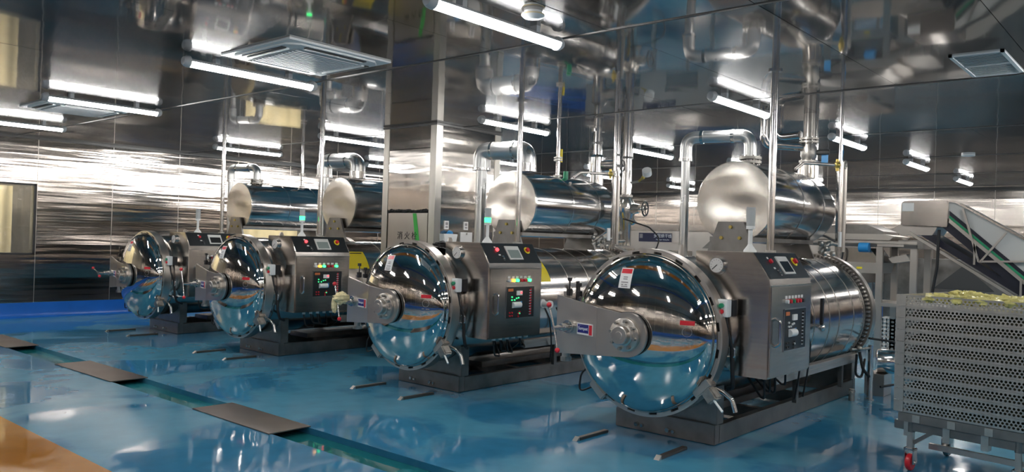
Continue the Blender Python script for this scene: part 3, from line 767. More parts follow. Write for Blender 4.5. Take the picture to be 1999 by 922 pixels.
# level columns at the rear of tanks, with a thin conduit above
for (a_, b_), l in zip(((8.35, 2.80), (8.43, 5.60)), ('rear level column beside the nearest tank', 'rear level column beside the tank right of the main column')):
    T = thing('level_column', (a_, b_, 1.48), l, 'pipe', 'level columns at the tank ends')
    MB().cyl((0, 0, 0), (0, 0, .98), .032, n=16).build('column_tube', 'pipe', T)
    MB().cyl((.045, -.03, .05), (.045, -.03, .92), .024, n=14).build('guard_tube', 'steel_sat', T)
    MB().cyl((0, 0, .98), (0, 0, ZC - 1.48), .018, n=12).build('upper_tube', 'pipe', T)
    MB().tube(fillet([(-.0, .0, .93), (-.12, .02, .93), (-.42, .22, .93), (-.5, .27, .86)], .06), .016).build('link_tube', 'steel_sat', T)
    MB().sphere((-.09, .0, .93), .035, n=8).cyl((-.09, 0, .87), (-.09, 0, .99), .016, n=10).build('link_valve', 'brass', T)
    wheel(T, (-.09, -.08, .93), (0, 1, 0), .04, 'cast')
    MB().box(-.26, -.20, -.1, -.085, .1, .25).build('tag_plate', 'white_plastic', T)
    q = MB()
    for k in range(6): q.sphere((-.10 - .05 * k, .02 + .03 * (k % 2), .03 + .05 * (k % 3)), .03, n=7)
    q.tube(fillet([(-.02, 0, .12), (-.2, .02, .14), (-.38, .05, .04)], .05), .018).build('manifold', 'cast', T)

# pipe group behind the tank right of the column
T = thing('steam_riser', (8.62, 6.0, 2.30), 'pale steam riser with a wheel valve behind the tank right of the column', 'pipe')
z0 = 2.30
MB().cyl((0, 0, 0), (0, 0, .13), .085, n=24).cyl((0, 0, .13), (0, 0, .36), .098, n=24).lathe([(.36, .098), (.40, .058), (ZC - z0, .056)], (0, 0, 0), (0, 0, 1), n=24).build('riser', 'pipe', T)
MB().cyl((0, 0, .25), (.06, -.22, .25), .075, n=20).cyl((.06, -.22, .25), (.09, -.33, .25), .02, n=10).build('valve_bonnet', 'pipe', T)
wheel(T, (.09, -.34, .25), (.25, -1, 0), .07)
collar(T, (0, 0, .55), .066, m='dark_metal'); collar(T, (0, 0, ZC - z0 - .006), .09)
T = thing('steam_pipe', (8.93, 5.9, 1.52), 'slim vertical pipe with a brass and blue control valve', 'pipe')
MB().cyl((0, 0, .55), (0, 0, ZC - 1.52), .045, n=18).build('pipe_tube', 'pipe', T)
MB().cyl((0, 0, 0), (0, 0, .16), .022, n=12).cyl((0, 0, .42), (0, 0, .56), .03, n=12).build('valve_stem', 'cast', T)
MB().lathe([(.16, .085), (.18, .085), (.19, .06), (.36, .055), (.44, .035)], (0, 0, 0), (0, 0, 1), n=20).build('valve_body', 'brass', T)
MB().box(-.035, .035, -.05, .035, .38, .52).build('actuator', 'blue_plastic', T, bevel=.01)
flange(T, (0, 0, .17), .10); flange(T, (0, 0, .56), .07)
MB().cyl((-.2, 0, .06), (.32, -.03, .06), .022, n=12).build('cross_pipe', 'cast', T)
collar(T, (0, 0, 1.2), .052, m='dark_metal')
T = thing('steam_pipe', (9.19, 5.9, 1.52), 'thicker vertical pipe with an insulated wheel valve', 'pipe')
MB().cyl((0, 0, .66), (0, 0, ZC - 1.52), .066, n=20).build('pipe_tube', 'pipe', T)
MB().lathe([(0, .075), (.30, .075), (.42, .12), (.56, .12), (.66, .07)], (0, 0, 0), (0, 0, 1), n=22).build('insulated_valve', 'disc', T)
MB().cyl((0, 0, .50), (.02, -.20, .50), .095, .06, n=16).cyl((.02, -.2, .50), (.03, -.28, .50), .016, n=10).cyl((0, 0, .46), (.02, -.12, .30), .04, n=12).build('valve_bonnet', 'disc', T)
wheel(T, (.03, -.28, .50), (.1, -1, 0), .095)
flange(T, (0, 0, .67), .085); collar(T, (0, 0, 1.19), .075, m='dark_metal')
MB().tube(fillet([(-.15, -.05, .36), (.1, -.3, .26), (.2, -.42, .12), (.05, -.45, -.05), (0, -.3, -.12)], .12), .01, n=8).build('cable', 'rubber', T)
# thin pipes with flanges
for (a_, b_), l, yh in (((7.78, 6.0), 'thin vent pipe with a yellow lever valve above a tank', True), ((8.07, 11.8), 'thin flanged vent pipe above the leftmost tank', False)):
    T = thing('vent_pipe', (a_, b_, 2.325), l, 'pipe', 'thin vent pipes on tank tops')
    MB().cyl((0, 0, 0), (0, 0, ZC - 2.325), .026, n=14).build('pipe_tube', 'pipe', T)
    for z in (.03, .22, .25): flange(T, (0, 0, z), .055, h=.014, bolts=4)
    if yh:
        MB().box(.02, .05, -.03, -.015, .2, .36).cyl((0, 0, .24), (.04, -.02, .24), .012, n=8).build('valve_lever', 'yellow', T)
        MB().cyl((.1, -.05, -.01), (.1, -.05, .09), .03, n=12).build('relief_valve', 'green', T)
# pipework behind the nearest tank
T = thing('steam_riser', (8.65, 3.24, 2.30), 'dark vertical pipe with bolted flanges and tag behind the nearest tank', 'pipe')
MB().cyl((0, 0, .46), (0, 0, ZC - 2.30), .062, n=20).build('riser', 'frame', T)
MB().lathe([(0, .105), (.16, .105), (.17, .09), (.2, .09)], (0, 0, 0), (0, 0, 1), n=24).build('insulated_base', 'disc', T)
MB().lathe([(.19, .06), (.26, .085), (.34, .085), (.40, .06), (.46, .06)], (0, 0, 0), (0, 0, 1), n=20).build('valve_body', 'cast', T)
for z in (.20, .41, .445): flange(T, (0, 0, z), .10, h=.02)
MB().cyl((0, 0, .30), (.06, -.2, .30), .03, n=12).cyl((.06, -.2, .3), (.1, -.32, .3), .013, n=8).build('valve_stem', 'dark_metal', T)
wheel(T, (.1, -.32, .30), (.3, -1, 0), .085, 'blue_plastic')
MB().box(.05, .053, -.19, -.12, .16, .28).build('hang_tag', 'blue_plastic', T)
for pts, r, l in ((((8.60, 3.30, 2.66), (8.20, 3.55, 2.66), (8.20, 3.55, ZC)), .05, 'elbowed pipe rising beside the nearest conduit'),
                  (((8.66, 3.34, 2.80), (8.75, 3.62, 2.80), (8.75, 3.62, ZC)), .042, 'short elbowed pipe behind the nearest tank'),
                  (((9.00, 3.30, 2.2), (9.00, 3.30, ZC)), .03, 'thin vertical pipe right of the dark riser')):
    T = thing('branch_pipe', pts[0], l, 'pipe', 'branch pipes behind the nearest tank')
    MB().tube(fillet(rel(pts, pts[0]), .1), r, n=16).build('pipe_tube', 'pipe', T)
    collar(T, Vector(pts[-1]) - Vector(pts[0]) - Vector((0, 0, .1)), r + .008)
T = thing('dial_thermometer', (9.23, 5.62, 2.45), 'round white-faced dial on a brass fitting, right of the thick vertical pipe', 'gauge')
MB().cyl((.015, .0, .03), (-.035, -.02, .085), .062, n=24).build('dial_head', 'white_plastic', T)
MB().cyl((.02, .02, .02), (.0, .12, -.06), .014, n=10).sphere((.012, .06, -.01), .026, n=8).build('fitting', 'brass', T)
MB().tube([(.0, .12, -.06), (-.03, .23, -.08)], .014).build('dial_arm', 'cast', T)

# ------------------------------------------------------------------ ceiling fittings
LZ = 2.952
def light_meshes():
    L = 1.2
    ho = MB(); n = 14
    ring = lambda w_, h_, z_: [(w_ * math.cos(PI * k / n), z_ + h_ * math.sin(PI * k / n)) for k in range(n + 1)]
    top = ring(.055, .03, -.002)
    hm = MB().prism(top, 'x', -L / 2, L / 2).box(-.38, -.34, -.03, .03, .02, ZC - LZ).box(.34, .38, -.03, .03, .02, ZC - LZ)
    di = MB().prism([(x, -z) for x, z in ring(.052, .04, .002)], 'x', -L / 2 + .012, L / 2 - .012)
    cp_ = MB().lathe([(0, .050), (.03, .047), (.055, .034), (.06, .012)], (0, 0, 0), (1, 0, 0), n=20)
    out = []
    for q, nm, mm in ((hm, 'housing', 'light_housing'), (di, 'diffuser', 'tube'), (cp_, 'end_cap', 'light_housing')):
        me = q.mesh(nm); me.materials.append(MT[mm]); out.append(me)
    return out
HM, DM, CM = light_meshes()
rowname = {3.48: 'row over the nearest sterilizer', 6.42: 'row just right of the column', 9.56: 'row left of the column', 12.5: 'row along the window wall', .45: 'row on the tray trolley side', -2.5: 'row by the right wall'}
colname = {-.1: 'frontmost in', 3.85: 'first in', 7.45: 'second in', 10.65: 'third in', 13.95: 'fourth in', 17.3: 'last in'}
for b_ in (3.48, 6.42, 9.56, 12.5, .45, -2.5):
    for a_ in (-.1, 3.85, 7.45, 10.65, 13.95, 17.3):
        if abs(b_ - 9.56) < .1 and a_ == 10.65: pass
        T = thing('batten_light', (a_, b_, LZ), 'lit batten light, %s the %s' % (colname[a_], rowname[b_]), 'light', 'batten lights on the ceiling')
        link('housing', HM, T); link('diffuser', DM, T)
        link('end_cap', CM, T, (.6, 0, 0)); link('end_cap', CM, T, (-.6, 0, 0), (0, 0, PI))

def cassette(ca, cb, label):
    T = thing('ceiling_cassette', (ca, cb, ZC - .036), label, 'air conditioner', 'ceiling cassette air conditioners')
    h = .5
    MB().prism([(-h, -h), (h, -h), (h, h), (-h, h)], 'z', .020, .036).build('frame_edge', 'white_plastic', T, bevel=.007)
    body = MB()
    body.prism([(-.45, -.36), (-.36, -.45), (.36, -.45), (.45, -.36), (.45, .36), (.36, .45), (-.36, .45), (-.45, .36)], 'z', .006, .022).build('face_panel', 'white_plastic', T, bevel=.004)
    for k in range(4):
        o = MB().box(-.29, .29, .385, .425, -.001, .006).build('air_slot', 'black_plastic', T); o.rotation_euler = (0, 0, k * PI / 2)
        o = MB().box(-.28, .28, .352, .384, -.006, .006).build('louvre', 'white_plastic', T, bevel=.002); o.rotation_euler = (0, 0, k * PI / 2)
    gr = MB().box(-.31, .31, -.31, .31, -.002, .006).build('intake_grille', 'grey_plastic', T)
    for k in range(13):
        y = -.29 + k * .0485; MB().box(-.3, .3, y - .012, y + .012, -.008, -.002).build('grille_slat', 'white_plastic', gr)
cassette(3.89, 5.68, 'white ceiling cassette air conditioner beside the column end of the batten light')
cassette(3.95, 10.6, 'white ceiling cassette air conditioner farther back near the window wall')
T = thing('smoke_detector', (3.93, 3.27, ZC - .05), 'round white detector behind the nearest batten light', 'detector')
MB().lathe([(0, .03), (.008, .06), (.022, .075), (.03, .075), (.032, .06), (.05, .06)], (0, 0, 0), (0, 0, 1), n=28).build('detector_body', 'white_plastic', T)
MB().lathe([(.022, .0755), (.030, .0765)], (0, 0, 0), (0, 0, 1), n=28).build('detector_band', 'cream', T)
T = thing('detector_disc', (13.3, 2.62, ZC - .03), 'small round disc detector on the ceiling towards the back wall', 'detector')
MB().lathe([(0, .03), (.008, .09), (.03, .09)], (0, 0, 0), (0, 0, 1), n=24).build('detector_body', 'white_plastic', T)
T = thing('ceiling_vent', (7.02, 1.27, ZC - .012), 'aluminium slatted ceiling vent at the upper right', 'vent')
q = MB()
vx, vy = .43, .18
for x0, x1, y0, y1 in ((-vx, vx, -vy, -vy + .025), (-vx, vx, vy - .025, vy), (-vx, -vx + .025, -vy, vy), (vx - .025, vx, -vy, vy), (-.008, .008, -vy, vy)): q.box(x0, x1, y0, y1, 0, .012)
q.build('vent_frame', 'vent_slat', T)
MB().box(-vx + .02, vx - .02, -vy + .02, vy - .02, .0105, .012).build('vent_back', 'joint', T)
for k in range(20):
    x = -.39 + k * .041
    if abs(x) < .012: continue
    MB().box(x - .004, x + .004, -vy + .025, vy - .025, .005, .010).build('vent_slat', 'vent_slat', T)

# ------------------------------------------------------------------ floor items
pls = [('worn steel cover plate over the drain channel, stained, between the other two', 8.93, 1.42, .010), ('clean steel cover plate over the drain channel, nearest the camera', 5.96, 1.20, -.006), ('steel cover plate over the drain channel at the far left', 11.95, 1.35, .004)]
for l, cb, ln_, rz in pls:
    T = thing('cover_plate', (3.635, cb, 0), l, 'plate', 'cover plates over the drain channel', rz)
    MB().box(-.19, .19, -ln_ / 2, ln_ / 2, .001, .009).build('plate_sheet', 'plate', T, bevel=.001)
pos = ['left', 'right']
rk = 0
own = ['the nearest sterilizer', 'the sterilizer with the cloth', 'the second sterilizer from the left', 'the leftmost sterilizer']
for (sa, sb), ow in zip(SITES, own):
    for k, dy in enumerate((.38, -.34)):
        T = thing('floor_rail', (sa - .15, sb + dy, 0), 'short flat floor rail, %s of two before %s' % (pos[k], ow), 'rail', 'short trolley rails before the doors', RND.uniform(-.05, .05))
        MB().box(-.2, .2, -.022, .022, .0, .022).build('rail_bar', 'rail', T, bevel=.003)
        MB().add([(-.2, -.022, 0), (-.2, .022, 0), (-.2, .022, .03), (-.2, -.022, .03), (-.24, -.022, 0), (-.24, .022, 0)], [(0, 1, 2, 3), (3, 2, 5, 4), (0, 3, 4), (1, 5, 2), (0, 4, 5, 1)]).build('rail_nose', 'steel_sat', T)

# cream cloth over the lever of the second machine
def crumple(name, c, dims, m, seed, parent=None, n=18, amp=.35):
    q = MB(); v = []; f = []
    for i in range(n + 1):
        for j in range(n):
            th = PI * i / n; ph = 2 * PI * j / n
            p = Vector((math.sin(th) * math.cos(ph), math.sin(th) * math.sin(ph), math.cos(th)))
            k = 1 + amp * noise.noise(p * 2.3 + Vector((seed, 0, 0))) + amp * .6 * noise.noise(p * 5 + Vector((0, seed, 0)))
            v.append((c[0] + p.x * k * dims[0], c[1] + p.y * k * dims[1], c[2] + p.z * k * dims[2]))
    for i in range(n):
        for j in range(n): f.append((i * n + j, i * n + (j + 1) % n, (i + 1) * n + (j + 1) % n, (i + 1) * n + j))
    return q.add(v, f).build(name, m, parent, sharp=30)
sa, sb = SITES[1]
T = thing('rag', (sa - .43, sb + .56, .80), 'crumpled cream cloth wrapped around a red-balled lever', 'cloth')
crumple('cloth_body', (.02, .0, .10), (.09, .055, .06), 'cloth', 3.1, T)
crumple('cloth_tail', (-.03, .04, .03), (.035, .03, .08), 'cloth', 7.7, T)
T = thing('glove', (sa + .30, sb - .17, AX + .575), 'black rubber gloves lying on top of the sterilizer beside the column', 'gloves')
crumple('glove_palm', (0, 0, .045), (.09, .10, .03), 'rubber', 1.7, T)
for k in range(4): MB().tube(fillet([(.02 + .02 * k, -.05, .045), (.03 + .02 * k, -.14 - .01 * k, .055 - .01 * k), (.04 + .025 * k, -.22, .01)], .05), .016, n=8).build('glove_finger', 'rubber', T)

# notices and holders on the column
for k, (a_, l, l2) in enumerate(((7.27, 'small printed card on the column, left one', 'white holder with a blue cloth below the left card on the column'), (7.63, 'small printed card on the column, right one', 'white paper sheet below the right card on the column'))):
    T = thing('notice_card', (a_, CB0, 1.66), l, 'notice', 'printed cards on the column')
    MB().box(-.04, .04, -.006, .006, 0, .11).build('card', 'paper', T)
    MB().box(-.022, .022, -.0075, -.006, .055, .09).box(-.02, .022, -.0075, -.006, .02, .04).build('card_print', 'ink', T)
    T = thing('holder', (a_, CB0, 1.30), l2, 'holder')
    if k == 0:
        MB().prism([(-.13, .30), (.13, .30), (.08, .1), (.04, 0), (-.09, 0)], 'y', -.09, -.0).build('holder_body', 'white_plastic', T, bevel=.006)
        crumple('blue_cloth', (.02, -.05, .31), (.05, .03, .03), 'blue_plastic', 2.2, T)
    else:
        MB().box(-.11, .11, -.02, .0, 0, .33).build('sheet', 'paper', T)
        MB().cyl((.0, -.03, .31), (.0, -.005, .31), .012, n=10).build('clip', 'cast', T)

# ------------------------------------------------------------------ tray stack on its trolley
TA, TB, TROT = 6.11, 1.60, math.radians(-8.5)
def tr_pt(u, v): # u along the front (to the right), v away from the camera
    c, s_ = math.cos(TROT), math.sin(TROT)
    return (TA + s_ * u + c * v, TB - c * u + s_ * v) if False else (TA + math.sin(TROT) * u + math.cos(TROT) * v, TB - math.cos(TROT) * u + math.sin(TROT) * v)
TW, TD, TH = 1.02, .82, .083
def tray_side(length):
    # sheet with three staggered rows of real holes, built as one strip of hexagon-holed cells
    q = MB(); pitch = .0255; r = .0088; rows = 3; z_lo, z_hi = .011, .070
    nh = int((length - .05) / pitch); x_start = (length - nh * pitch) / 2; ch_ = (z_hi - z_lo) / rows
    def quad(x0, x1, z0, z1): q.add([(x0, 0, z0), (x1, 0, z0), (x1, 0, z1), (x0, 0, z1)], [(0, 1, 2, 3)])
    quad(0, length, 0, z_lo); quad(0, length, z_hi, TH - .003)
    for rw in range(rows):
        z0 = z_lo + rw * ch_; z1 = z0 + ch_; off = pitch / 2 if rw % 2 else 0; n_ = nh - (1 if rw % 2 else 0)
        xs = x_start + off
        quad(0, xs, z0, z1); quad(xs + n_ * pitch, length, z0, z1)
        for k in range(n_):
            xa, xb = xs + k * pitch, xs + (k + 1) * pitch; cx_, cz_ = (xa + xb) / 2, (z0 + z1) / 2
            outer = [(xb, cz_), (xb, z1), (cx_, z1), (xa, z1), (xa, cz_), (xa, z0), (cx_, z0), (xb, z0)]
            inner = [(cx_ + r * math.cos(PI * j / 4), cz_ + r * math.sin(PI * j / 4)) for j in range(8)]
            q.add([(x, 0, z) for x, z in outer + inner], [(j, (j + 1) % 8, 8 + (j + 1) % 8, 8 + j) for j in range(8)])
    return q
sf = tray_side(TW).mesh('side_sheet'); sf.materials.append(MT['tray'])
sd = tray_side(TD).mesh('end_sheet'); sd.materials.append(MT['tray'])
rim = MB()
for x0, x1, y0, y1 in ((0, TW, -.008, .004), (0, TW, TD - .004, TD + .008), (-.008, .004, 0, TD), (TW - .004, TW + .008, 0, TD)):
    rim.box(x0, x1, y0, y1, TH - .006, TH - .001)
rim = rim.mesh('rim'); rim.materials.append(MT['tray'])
flr = MB().box(.004, TW - .004, .004, TD - .004, .004, .007).mesh('tray_floor'); flr.materials.append(MT['tray'])
fv = []; fn = 14
for i in range(fn + 1):
    for j in range(fn + 1):
        x, y = .03 + (TW - .06) * i / fn, .03 + (TD - .06) * j / fn
        fv.append((x, y, .062 + .014 * noise.noise((x * 9, y * 9, 0)) - (.05 if i in (0, fn) or j in (0, fn) else 0)))
fil = MB().add(fv, [(i * (fn + 1) + j, (i + 1) * (fn + 1) + j, (i + 1) * (fn + 1) + j + 1, i * (fn + 1) + j + 1) for i in range(fn) for j in range(fn)]).mesh('tray_filling'); fil.materials.append(MT['product'])
cor = MB().prism([(-.03, -.006), (.035, -.006), (.035, .0), (-.024, .0), (-.024, .03), (-.03, .03)], 'z', .002, TH - .001).mesh('corner_angle'); cor.materials.append(MT['tray'])
nth = ['topmost', 'second', 'third', 'fourth', 'fifth', 'sixth', 'seventh', 'eighth', 'ninth', 'lowest']
rz = math.atan2(-math.cos(TROT), math.sin(TROT))
ZB = .42
for k in range(10):
    z = ZB + (9 - k) * TH
    lab = ('%s perforated steel tray of the trolley stack' % nth[k]) if k in (0, 9) else ('perforated steel tray, %s from the top of the trolley stack' % nth[k])
    T = thing('perforated_tray', (TA, TB, z), lab + (', heaped with yellow pouches' if k == 0 else ''), 'tray', 'perforated trays in the trolley stack', rz)
    link('side_sheet', sf, T); link('side_sheet', sf, T, (0, TD, 0))
    link('end_sheet', sd, T, (0, 0, 0), (0, 0, PI / 2)); link('end_sheet', sd, T, (TW, 0, 0), (0, 0, PI / 2))
    if k: link('tray_filling', fil, T)
    link('rim', rim, T); link('tray_floor', flr, T); link('corner_angle', cor, T)
T = thing('tray_trolley', (TA, TB, 0), 'wheeled steel trolley carrying the perforated trays', 'trolley', None, rz)
q = ZB - .005
MB().box(-.0, TW, .0, .04, q - .06, q).build('deck_rail', 'frame', T, bevel=.003)
MB().box(-.0, TW, TD - .04, TD, q - .06, q).build('deck_rail', 'frame', T, bevel=.003)
for x in (.10, .33, .56, .80): MB().box(x, x + .05, -.005, TD, q - .055, q - .005).build('deck_slat', 'tray', T)
for y in (.06, TD - .10): MB().box(-.05, TW + .05, y, y + .05, q - .13, q - .07).build('chassis_beam', 'frame', T, bevel=.004)
for x in (.02, .28, .52): MB().box(x, x + .045, .055, .115, q - .17, q - .06).build('chassis_bracket', 'tray', T)
MB().box(.10, TW, TD * .35, TD * .35 + .03, .13, .17).build('tie_bar', 'steel_sat', T)
for x in (.06, TW - .28):
    for y in (.08, TD - .08):
        MB().box(x - .02, x + .02, y - .02, y + .02, .15, q - .06).build('trolley_leg', 'steel_sat', T, bevel=.003)
        MB().cyl((x, y, q - .14), (x, y, q - .05), .028, n=12).build('leg_pin', 'frame', T)
        MB().bar((x + .02, y, .2), (x + .17, y, q - .10), .025, .025).build('leg_brace', 'frame', T)
        cs = MB().box(x - .035, x - .026, y - .03, y + .03, .05, .16).box(x + .026, x + .035, y - .03, y + .03, .05, .16).box(x - .035, x + .035, y - .03, y + .03, .145, .16)
        cs = cs.build('caster_fork', 'pipe', T)
        wh = MB().lathe([(-.018, .03), (-.018, .052), (-.01, .06), (.01, .06), (.018, .052), (.018, .03)], (x, y, .06), (1, 0, 0), n=28).build('caster_wheel', 'red' if y < .3 else 'frame', T)
        MB().cyl((x - .04, y, .06), (x + .04, y, .06), .012, n=10).build('axle', 'pipe', T)
# pouches heaped in the top tray
for k in range(34):
    u = .04 + .94 * ((k * .618) % 1); v = .05 + .72 * ((k * .377 + .13) % 1)
    if k < 14: v = .03 + .05 * (k % 3); u = .18 + k * .058
    x, y = tr_pt(u, v)
    T = thing('food_pouch', (x, y, ZB + 10 * TH - .045), 'crumpled yellow-green pouch heaped in the topmost perforated tray', 'pouch', 'yellow pouches in the top tray', k * 1.3)
    crumple('pouch_body', (0, 0, .03), (.062, .036, .026 + .012 * RND.random()), 'pouch', k * 3.7, T, n=10, amp=.5)

# ------------------------------------------------------------------ inclined conveyor behind the trolley
KA = 9.5; KW = .55
T = thing('incline_conveyor', (KA, .4, 0), 'inclined elevator conveyor with steel head box and green guide strip', 'conveyor')
oy = .4
def K(b, z): return (b - oy, z)
s_top = (1.73 - 2.11) / (1.35 - 1.98); s_gr = (1.32 - 1.92) / (1.34 - 2.01)
bl_ = -1.15
def line(b0, z0, s_, b): return z0 + s_ * (b - b0)
head = [K(2.51, 1.85), K(2.05, 1.83), K(2.04, 2.12), K(2.48, 2.115), K(2.51, 2.10)]
MB().prism(head, 'x', -.02, KW + .02).build('head_box', 'steel', T, bevel=.006)
MB().box(-.024, -.02, 2.38 - oy, 2.50 - oy, 2.0, 2.09).build('head_label', 'white_plastic', T)
MB().prism([K(2.54, 1.85), K(2.62, 1.80), K(2.52, 1.74), K(2.20, 1.74), K(2.15, 1.83)], 'x', .02, KW - .02).build('discharge_chute', 'steel_sat', T, bevel=.004)
gz = lambda b: 1.92 + s_gr * (b - 2.01)
for xx in (0, KW - .01):
    MB().prism([K(2.04, 2.10), K(2.04, 1.95), K(1.98, 1.92), K(bl_, gz(bl_) + .03), K(bl_, gz(bl_) + .75), K(1.35 - 1.2, 1.73 - .72), K(1.35, 1.71), K(1.98, 2.095)], 'x', xx, xx + .01).build('side_guard', 'belt', T)
MB().prism([K(2.06, 2.125), K(1.98, 2.115), K(1.35, 1.735), K(.15, 1.01), K(.15, .985), K(1.35, 1.71), K(1.98, 2.09), K(2.06, 2.10)], 'x', -.02, KW + .02 - .5).build('top_rail', 'steel', T)
def strip(name, m, d0, d1, x0, x1, b0=2.03):
    return MB().prism([K(b0, gz(b0) + d0), K(b0, gz(b0) + d1), K(bl_, gz(bl_) + d1), K(bl_, gz(bl_) + d0)], 'x', x0, x1).build(name, m, T)
strip('guide_strip', 'belt_green', -.012, .018, -.02, 0)
strip('edge_strip', 'belt_navy', .02, .065, -.012, 0)
strip('side_channel', 'steel_sat', -.06, -.014, -.03, KW + .03)
strip('belt_run', 'belt_navy', -.17, -.065, .0, KW, 2.1)
lz = lambda b: 1.77 + (1.16 - 1.77) / (1.44 - 2.40) * (b - 2.40)
MB().prism([K(2.42, lz(2.42)), K(2.42, lz(2.42) - .035), K(bl_ + .1, lz(bl_ + .1) - .035), K(bl_ + .1, lz(bl_ + .1))], 'x', -.03, .02).build('lower_rail', 'steel_sat', T)
MB().prism([K(2.40, lz(2.40) + .02), K(2.40, lz(2.40) + .10), K(bl_ + .1, lz(bl_ + .1) + .10), K(bl_ + .1, lz(bl_ + .1) + .02)], 'x', .03, KW).build('return_belt', 'belt_navy', T)
for (b0, z0), (b1, z1) in (((1.90, 2.03), (1.74, 1.47)), ((1.50, 1.78), (1.72, 1.48)), ((1.74, 1.475), (1.10, 1.50)), ((1.05, 1.52), (1.25, 1.08)), ((1.78, 1.66), (1.78, 1.44)), ((1.36, 1.30), (1.36, 1.10))):
    MB().bar((-.035, b0 - oy, z0), (-.035, b1 - oy, z1), .02, .03, upv=(1, 0, 0)).build('brace', 'steel_sat', T)
for b in (.55, -.6):
    for x in (.0, KW - .03): MB().box(x, x + .03, b - oy - .02, b - oy + .02, 0, gz(b) - .06).build('conveyor_leg', 'steel_sat', T)
MB().tube(fillet([(-.04, 2.12 - oy, 1.80), (-.045, 2.13 - oy, 1.4), (-.03, 2.19 - oy, 1.0), (-.02, 2.1 - oy, .03)], .3), .016, n=8).build('power_cable', 'rubber', T)

# ------------------------------------------------------------------ drying line and feed tables towards the back wall
T = thing('drying_tunnel', (14.0, 7.2, 0), 'long stainless drying tunnel with a navy sign, behind the sterilizers', 'machine')
MB().prism([(-2.9, 1.0), (2.9, 1.0), (2.9, 1.82), (-2.9, 1.82)], 'x', 0, 1.6).build('tunnel_body', 'steel_sat', T, bevel=.01)
MB().box(-.03, 1.63, -2.93, 2.93, 1.82, 1.95).build('tunnel_hood', 'steel', T, bevel=.01)
for y in (-2.6, -1.3, 0, 1.3, 2.6):
    for x in (.06, 1.5): MB().box(x, x + .06, y - .03, y + .03, 0, 1.0).build('tunnel_leg', 'steel_sat', T)
for y in (-.30, 2.0): MB().prism([(y - .33, 1.5), (y, 1.80), (y + .33, 1.5)], 'x', -.03, 0).build('triangle_plate', 'frame', T)  # triangular support gussets
for y in (-2.2, .6, 1.9): MB().box(-.012, 0, y - .35, y + .35, 1.08, 1.44).build('inspection_door', 'steel', T, bevel=.003)
sg = MB().box(-.02, 0, .71, 1.45, 1.60, 1.775).build('name_sign', 'navy', T)
words('sign_lettering', '多层烘干线', .083, 'white_ink', sg, (-.022, .90, 1.715), (0, -1, 0), (0, 0, 1))
words('sign_lettering', 'Multi-layer drying line', .034, 'white_ink', sg, (-.022, .90, 1.645), (0, -1, 0), (0, 0, 1))
MB().box(-.022, -.02, 1.36, 1.43, 1.67, 1.755).build('sign_emblem', 'ink', sg)

T = thing('feed_table', (12.3, 3.5, 0), 'stainless feed table with a sloped hopper and blue motor behind the nearest sterilizer', 'machine')
MB().prism([(1.2, 1.86), (.60, 1.94), (.24, 1.94), (.0, 1.84), (.0, 1.80), (1.2, 1.80)], 'x', .05, .8).build('hopper', 'frame', T, bevel=.004)
MB().prism([(1.2, 1.71), (-.10, 1.71), (-.16, 1.77), (-.02, 1.80), (1.2, 1.80)], 'x', .0, .85).build('hopper_base', 'steel_sat', T, bevel=.004)
MB().box(-.01, .86, -.47, 1.25, 1.66, 1.70).build('table_top', 'steel_sat', T, bevel=.004)
MB().box(-.02, .87, -.47, 1.25, 1.615, 1.65).build('table_rail', 'dark_metal', T)
MB().box(-.03, -.02, -.30, .06, 1.62, 1.655).build('rail_cover', 'steel_sat', T)
MB().box(.0, .8, -.55, -.22, 1.60, 1.72).build('end_housing', 'frame', T, bevel=.004)
MB().prism([(.62, 1.59), (.18, 1.59), (.03, 1.38), (.66, 1.38)], 'x', .05, .7).build('underside_chute', 'steel', T, bevel=.004)
MB().prism([(.70, 1.38), (.02, 1.38), (.06, 1.22), (.66, 1.22)], 'x', .04, .72).build('collection_bin', 'steel_sat', T, bevel=.004)
MB().box(.035, .04, .28, .36, 1.28, 1.31).build('bin_label', 'yellow', T)
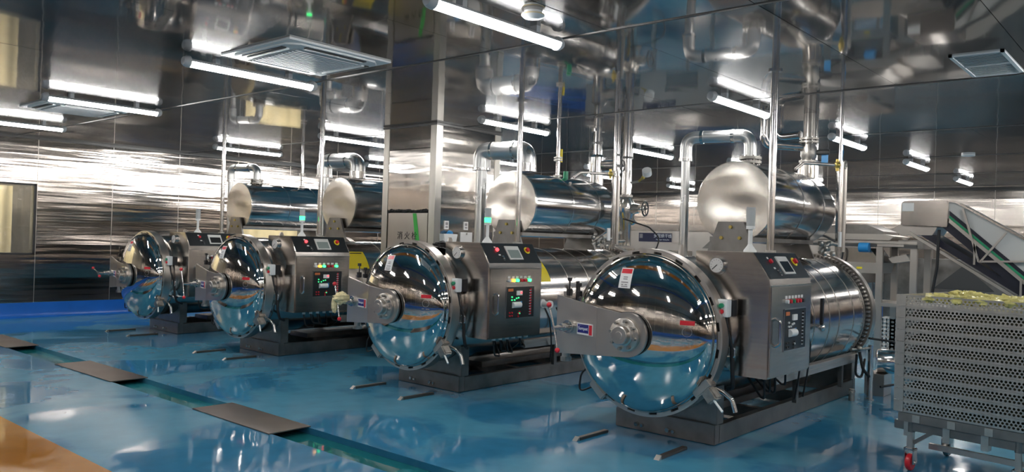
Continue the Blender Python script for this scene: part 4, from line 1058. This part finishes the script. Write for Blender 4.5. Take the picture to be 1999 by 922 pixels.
MB().prism([(-.06, 1.45), (-.30, 1.52), (-.36, 1.42), (-.12, 1.38)], 'x', .1, .5).build('side_spout', 'steel_sat', T)
for y in (-.42, .04, 1.15):
    for x in (.02, .78): MB().box(x, x + .06, y - .045, y + .045, 0, 1.615).build('table_leg', 'steel_sat', T, bevel=.003)
MB().cyl((-.05, .16, 1.60), (-.05, .30, 1.60), .07, n=18).build('drive_motor', 'blue_plastic', T)
MB().box(.0, .86, -.45, 1.2, .75, .80).build('lower_shelf', 'steel_sat', T)
MB().tube(fillet([(-.06, 1.1, 1.72), (-.06, .85, 1.78), (-.06, .52, 1.6), (-.06, .55, 1.35), (-.06, .8, 1.25)], .2), .014, n=8).build('power_cable', 'rubber', T)

T = thing('wall_reflection_cabinet', (14.9, 2.6, 0), 'added dark cabinet shape behind the conveyor, standing for the dark reflection in the back wall', 'cabinet')  # cabinet shape added for the dark reflection low on the back wall
MB().box(0, .6, -1.5, 1.6, .12, 1.45).build('cabinet_body', 'frame', T, bevel=.008)
for y in (-1.48, -.7, .08, .86): 
    d_ = MB().box(-.014, 0, y + .01, y + .73, .16, 1.42).build('cabinet_door', 'frame', T, bevel=.004)
    MB().box(-.035, -.014, y + .06, y + .08, .75, .9).build('door_handle', 'cast', d_)
for y in (-.9, .35): MB().prism([(y - .45, .95), (y, 1.36), (y + .45, .95)], 'x', -.03, -.014).build('triangle_plate', 'dark_metal', T)  # triangular reflections of the wall, put in as dark plates
for y in (-1.4, 1.5): MB().box(.05, .55, y - .04, y + .04, 0, .12).build('cabinet_foot', 'frame', T)
T = thing('floor_crate', (13.1, 3.45, 0), 'white perforated plastic crate on the blue floor behind the trolley', 'crate')
q = MB()
for k in range(9): q.box(-.02, .0, -.3, .3, .02 + k * .058, .05 + k * .058)
for k in range(11): q.box(-.02, .0, -.3 + k * .058, -.28 + k * .058, 0, .52)
q.build('crate_side', 'white_plastic', T)
MB().box(0, .4, -.3, -.28, 0, .52).box(0, .4, .28, .3, 0, .52).box(.38, .4, -.3, .3, 0, .52).box(0, .4, -.3, .3, 0, .02).build('crate_body', 'white_plastic', T)
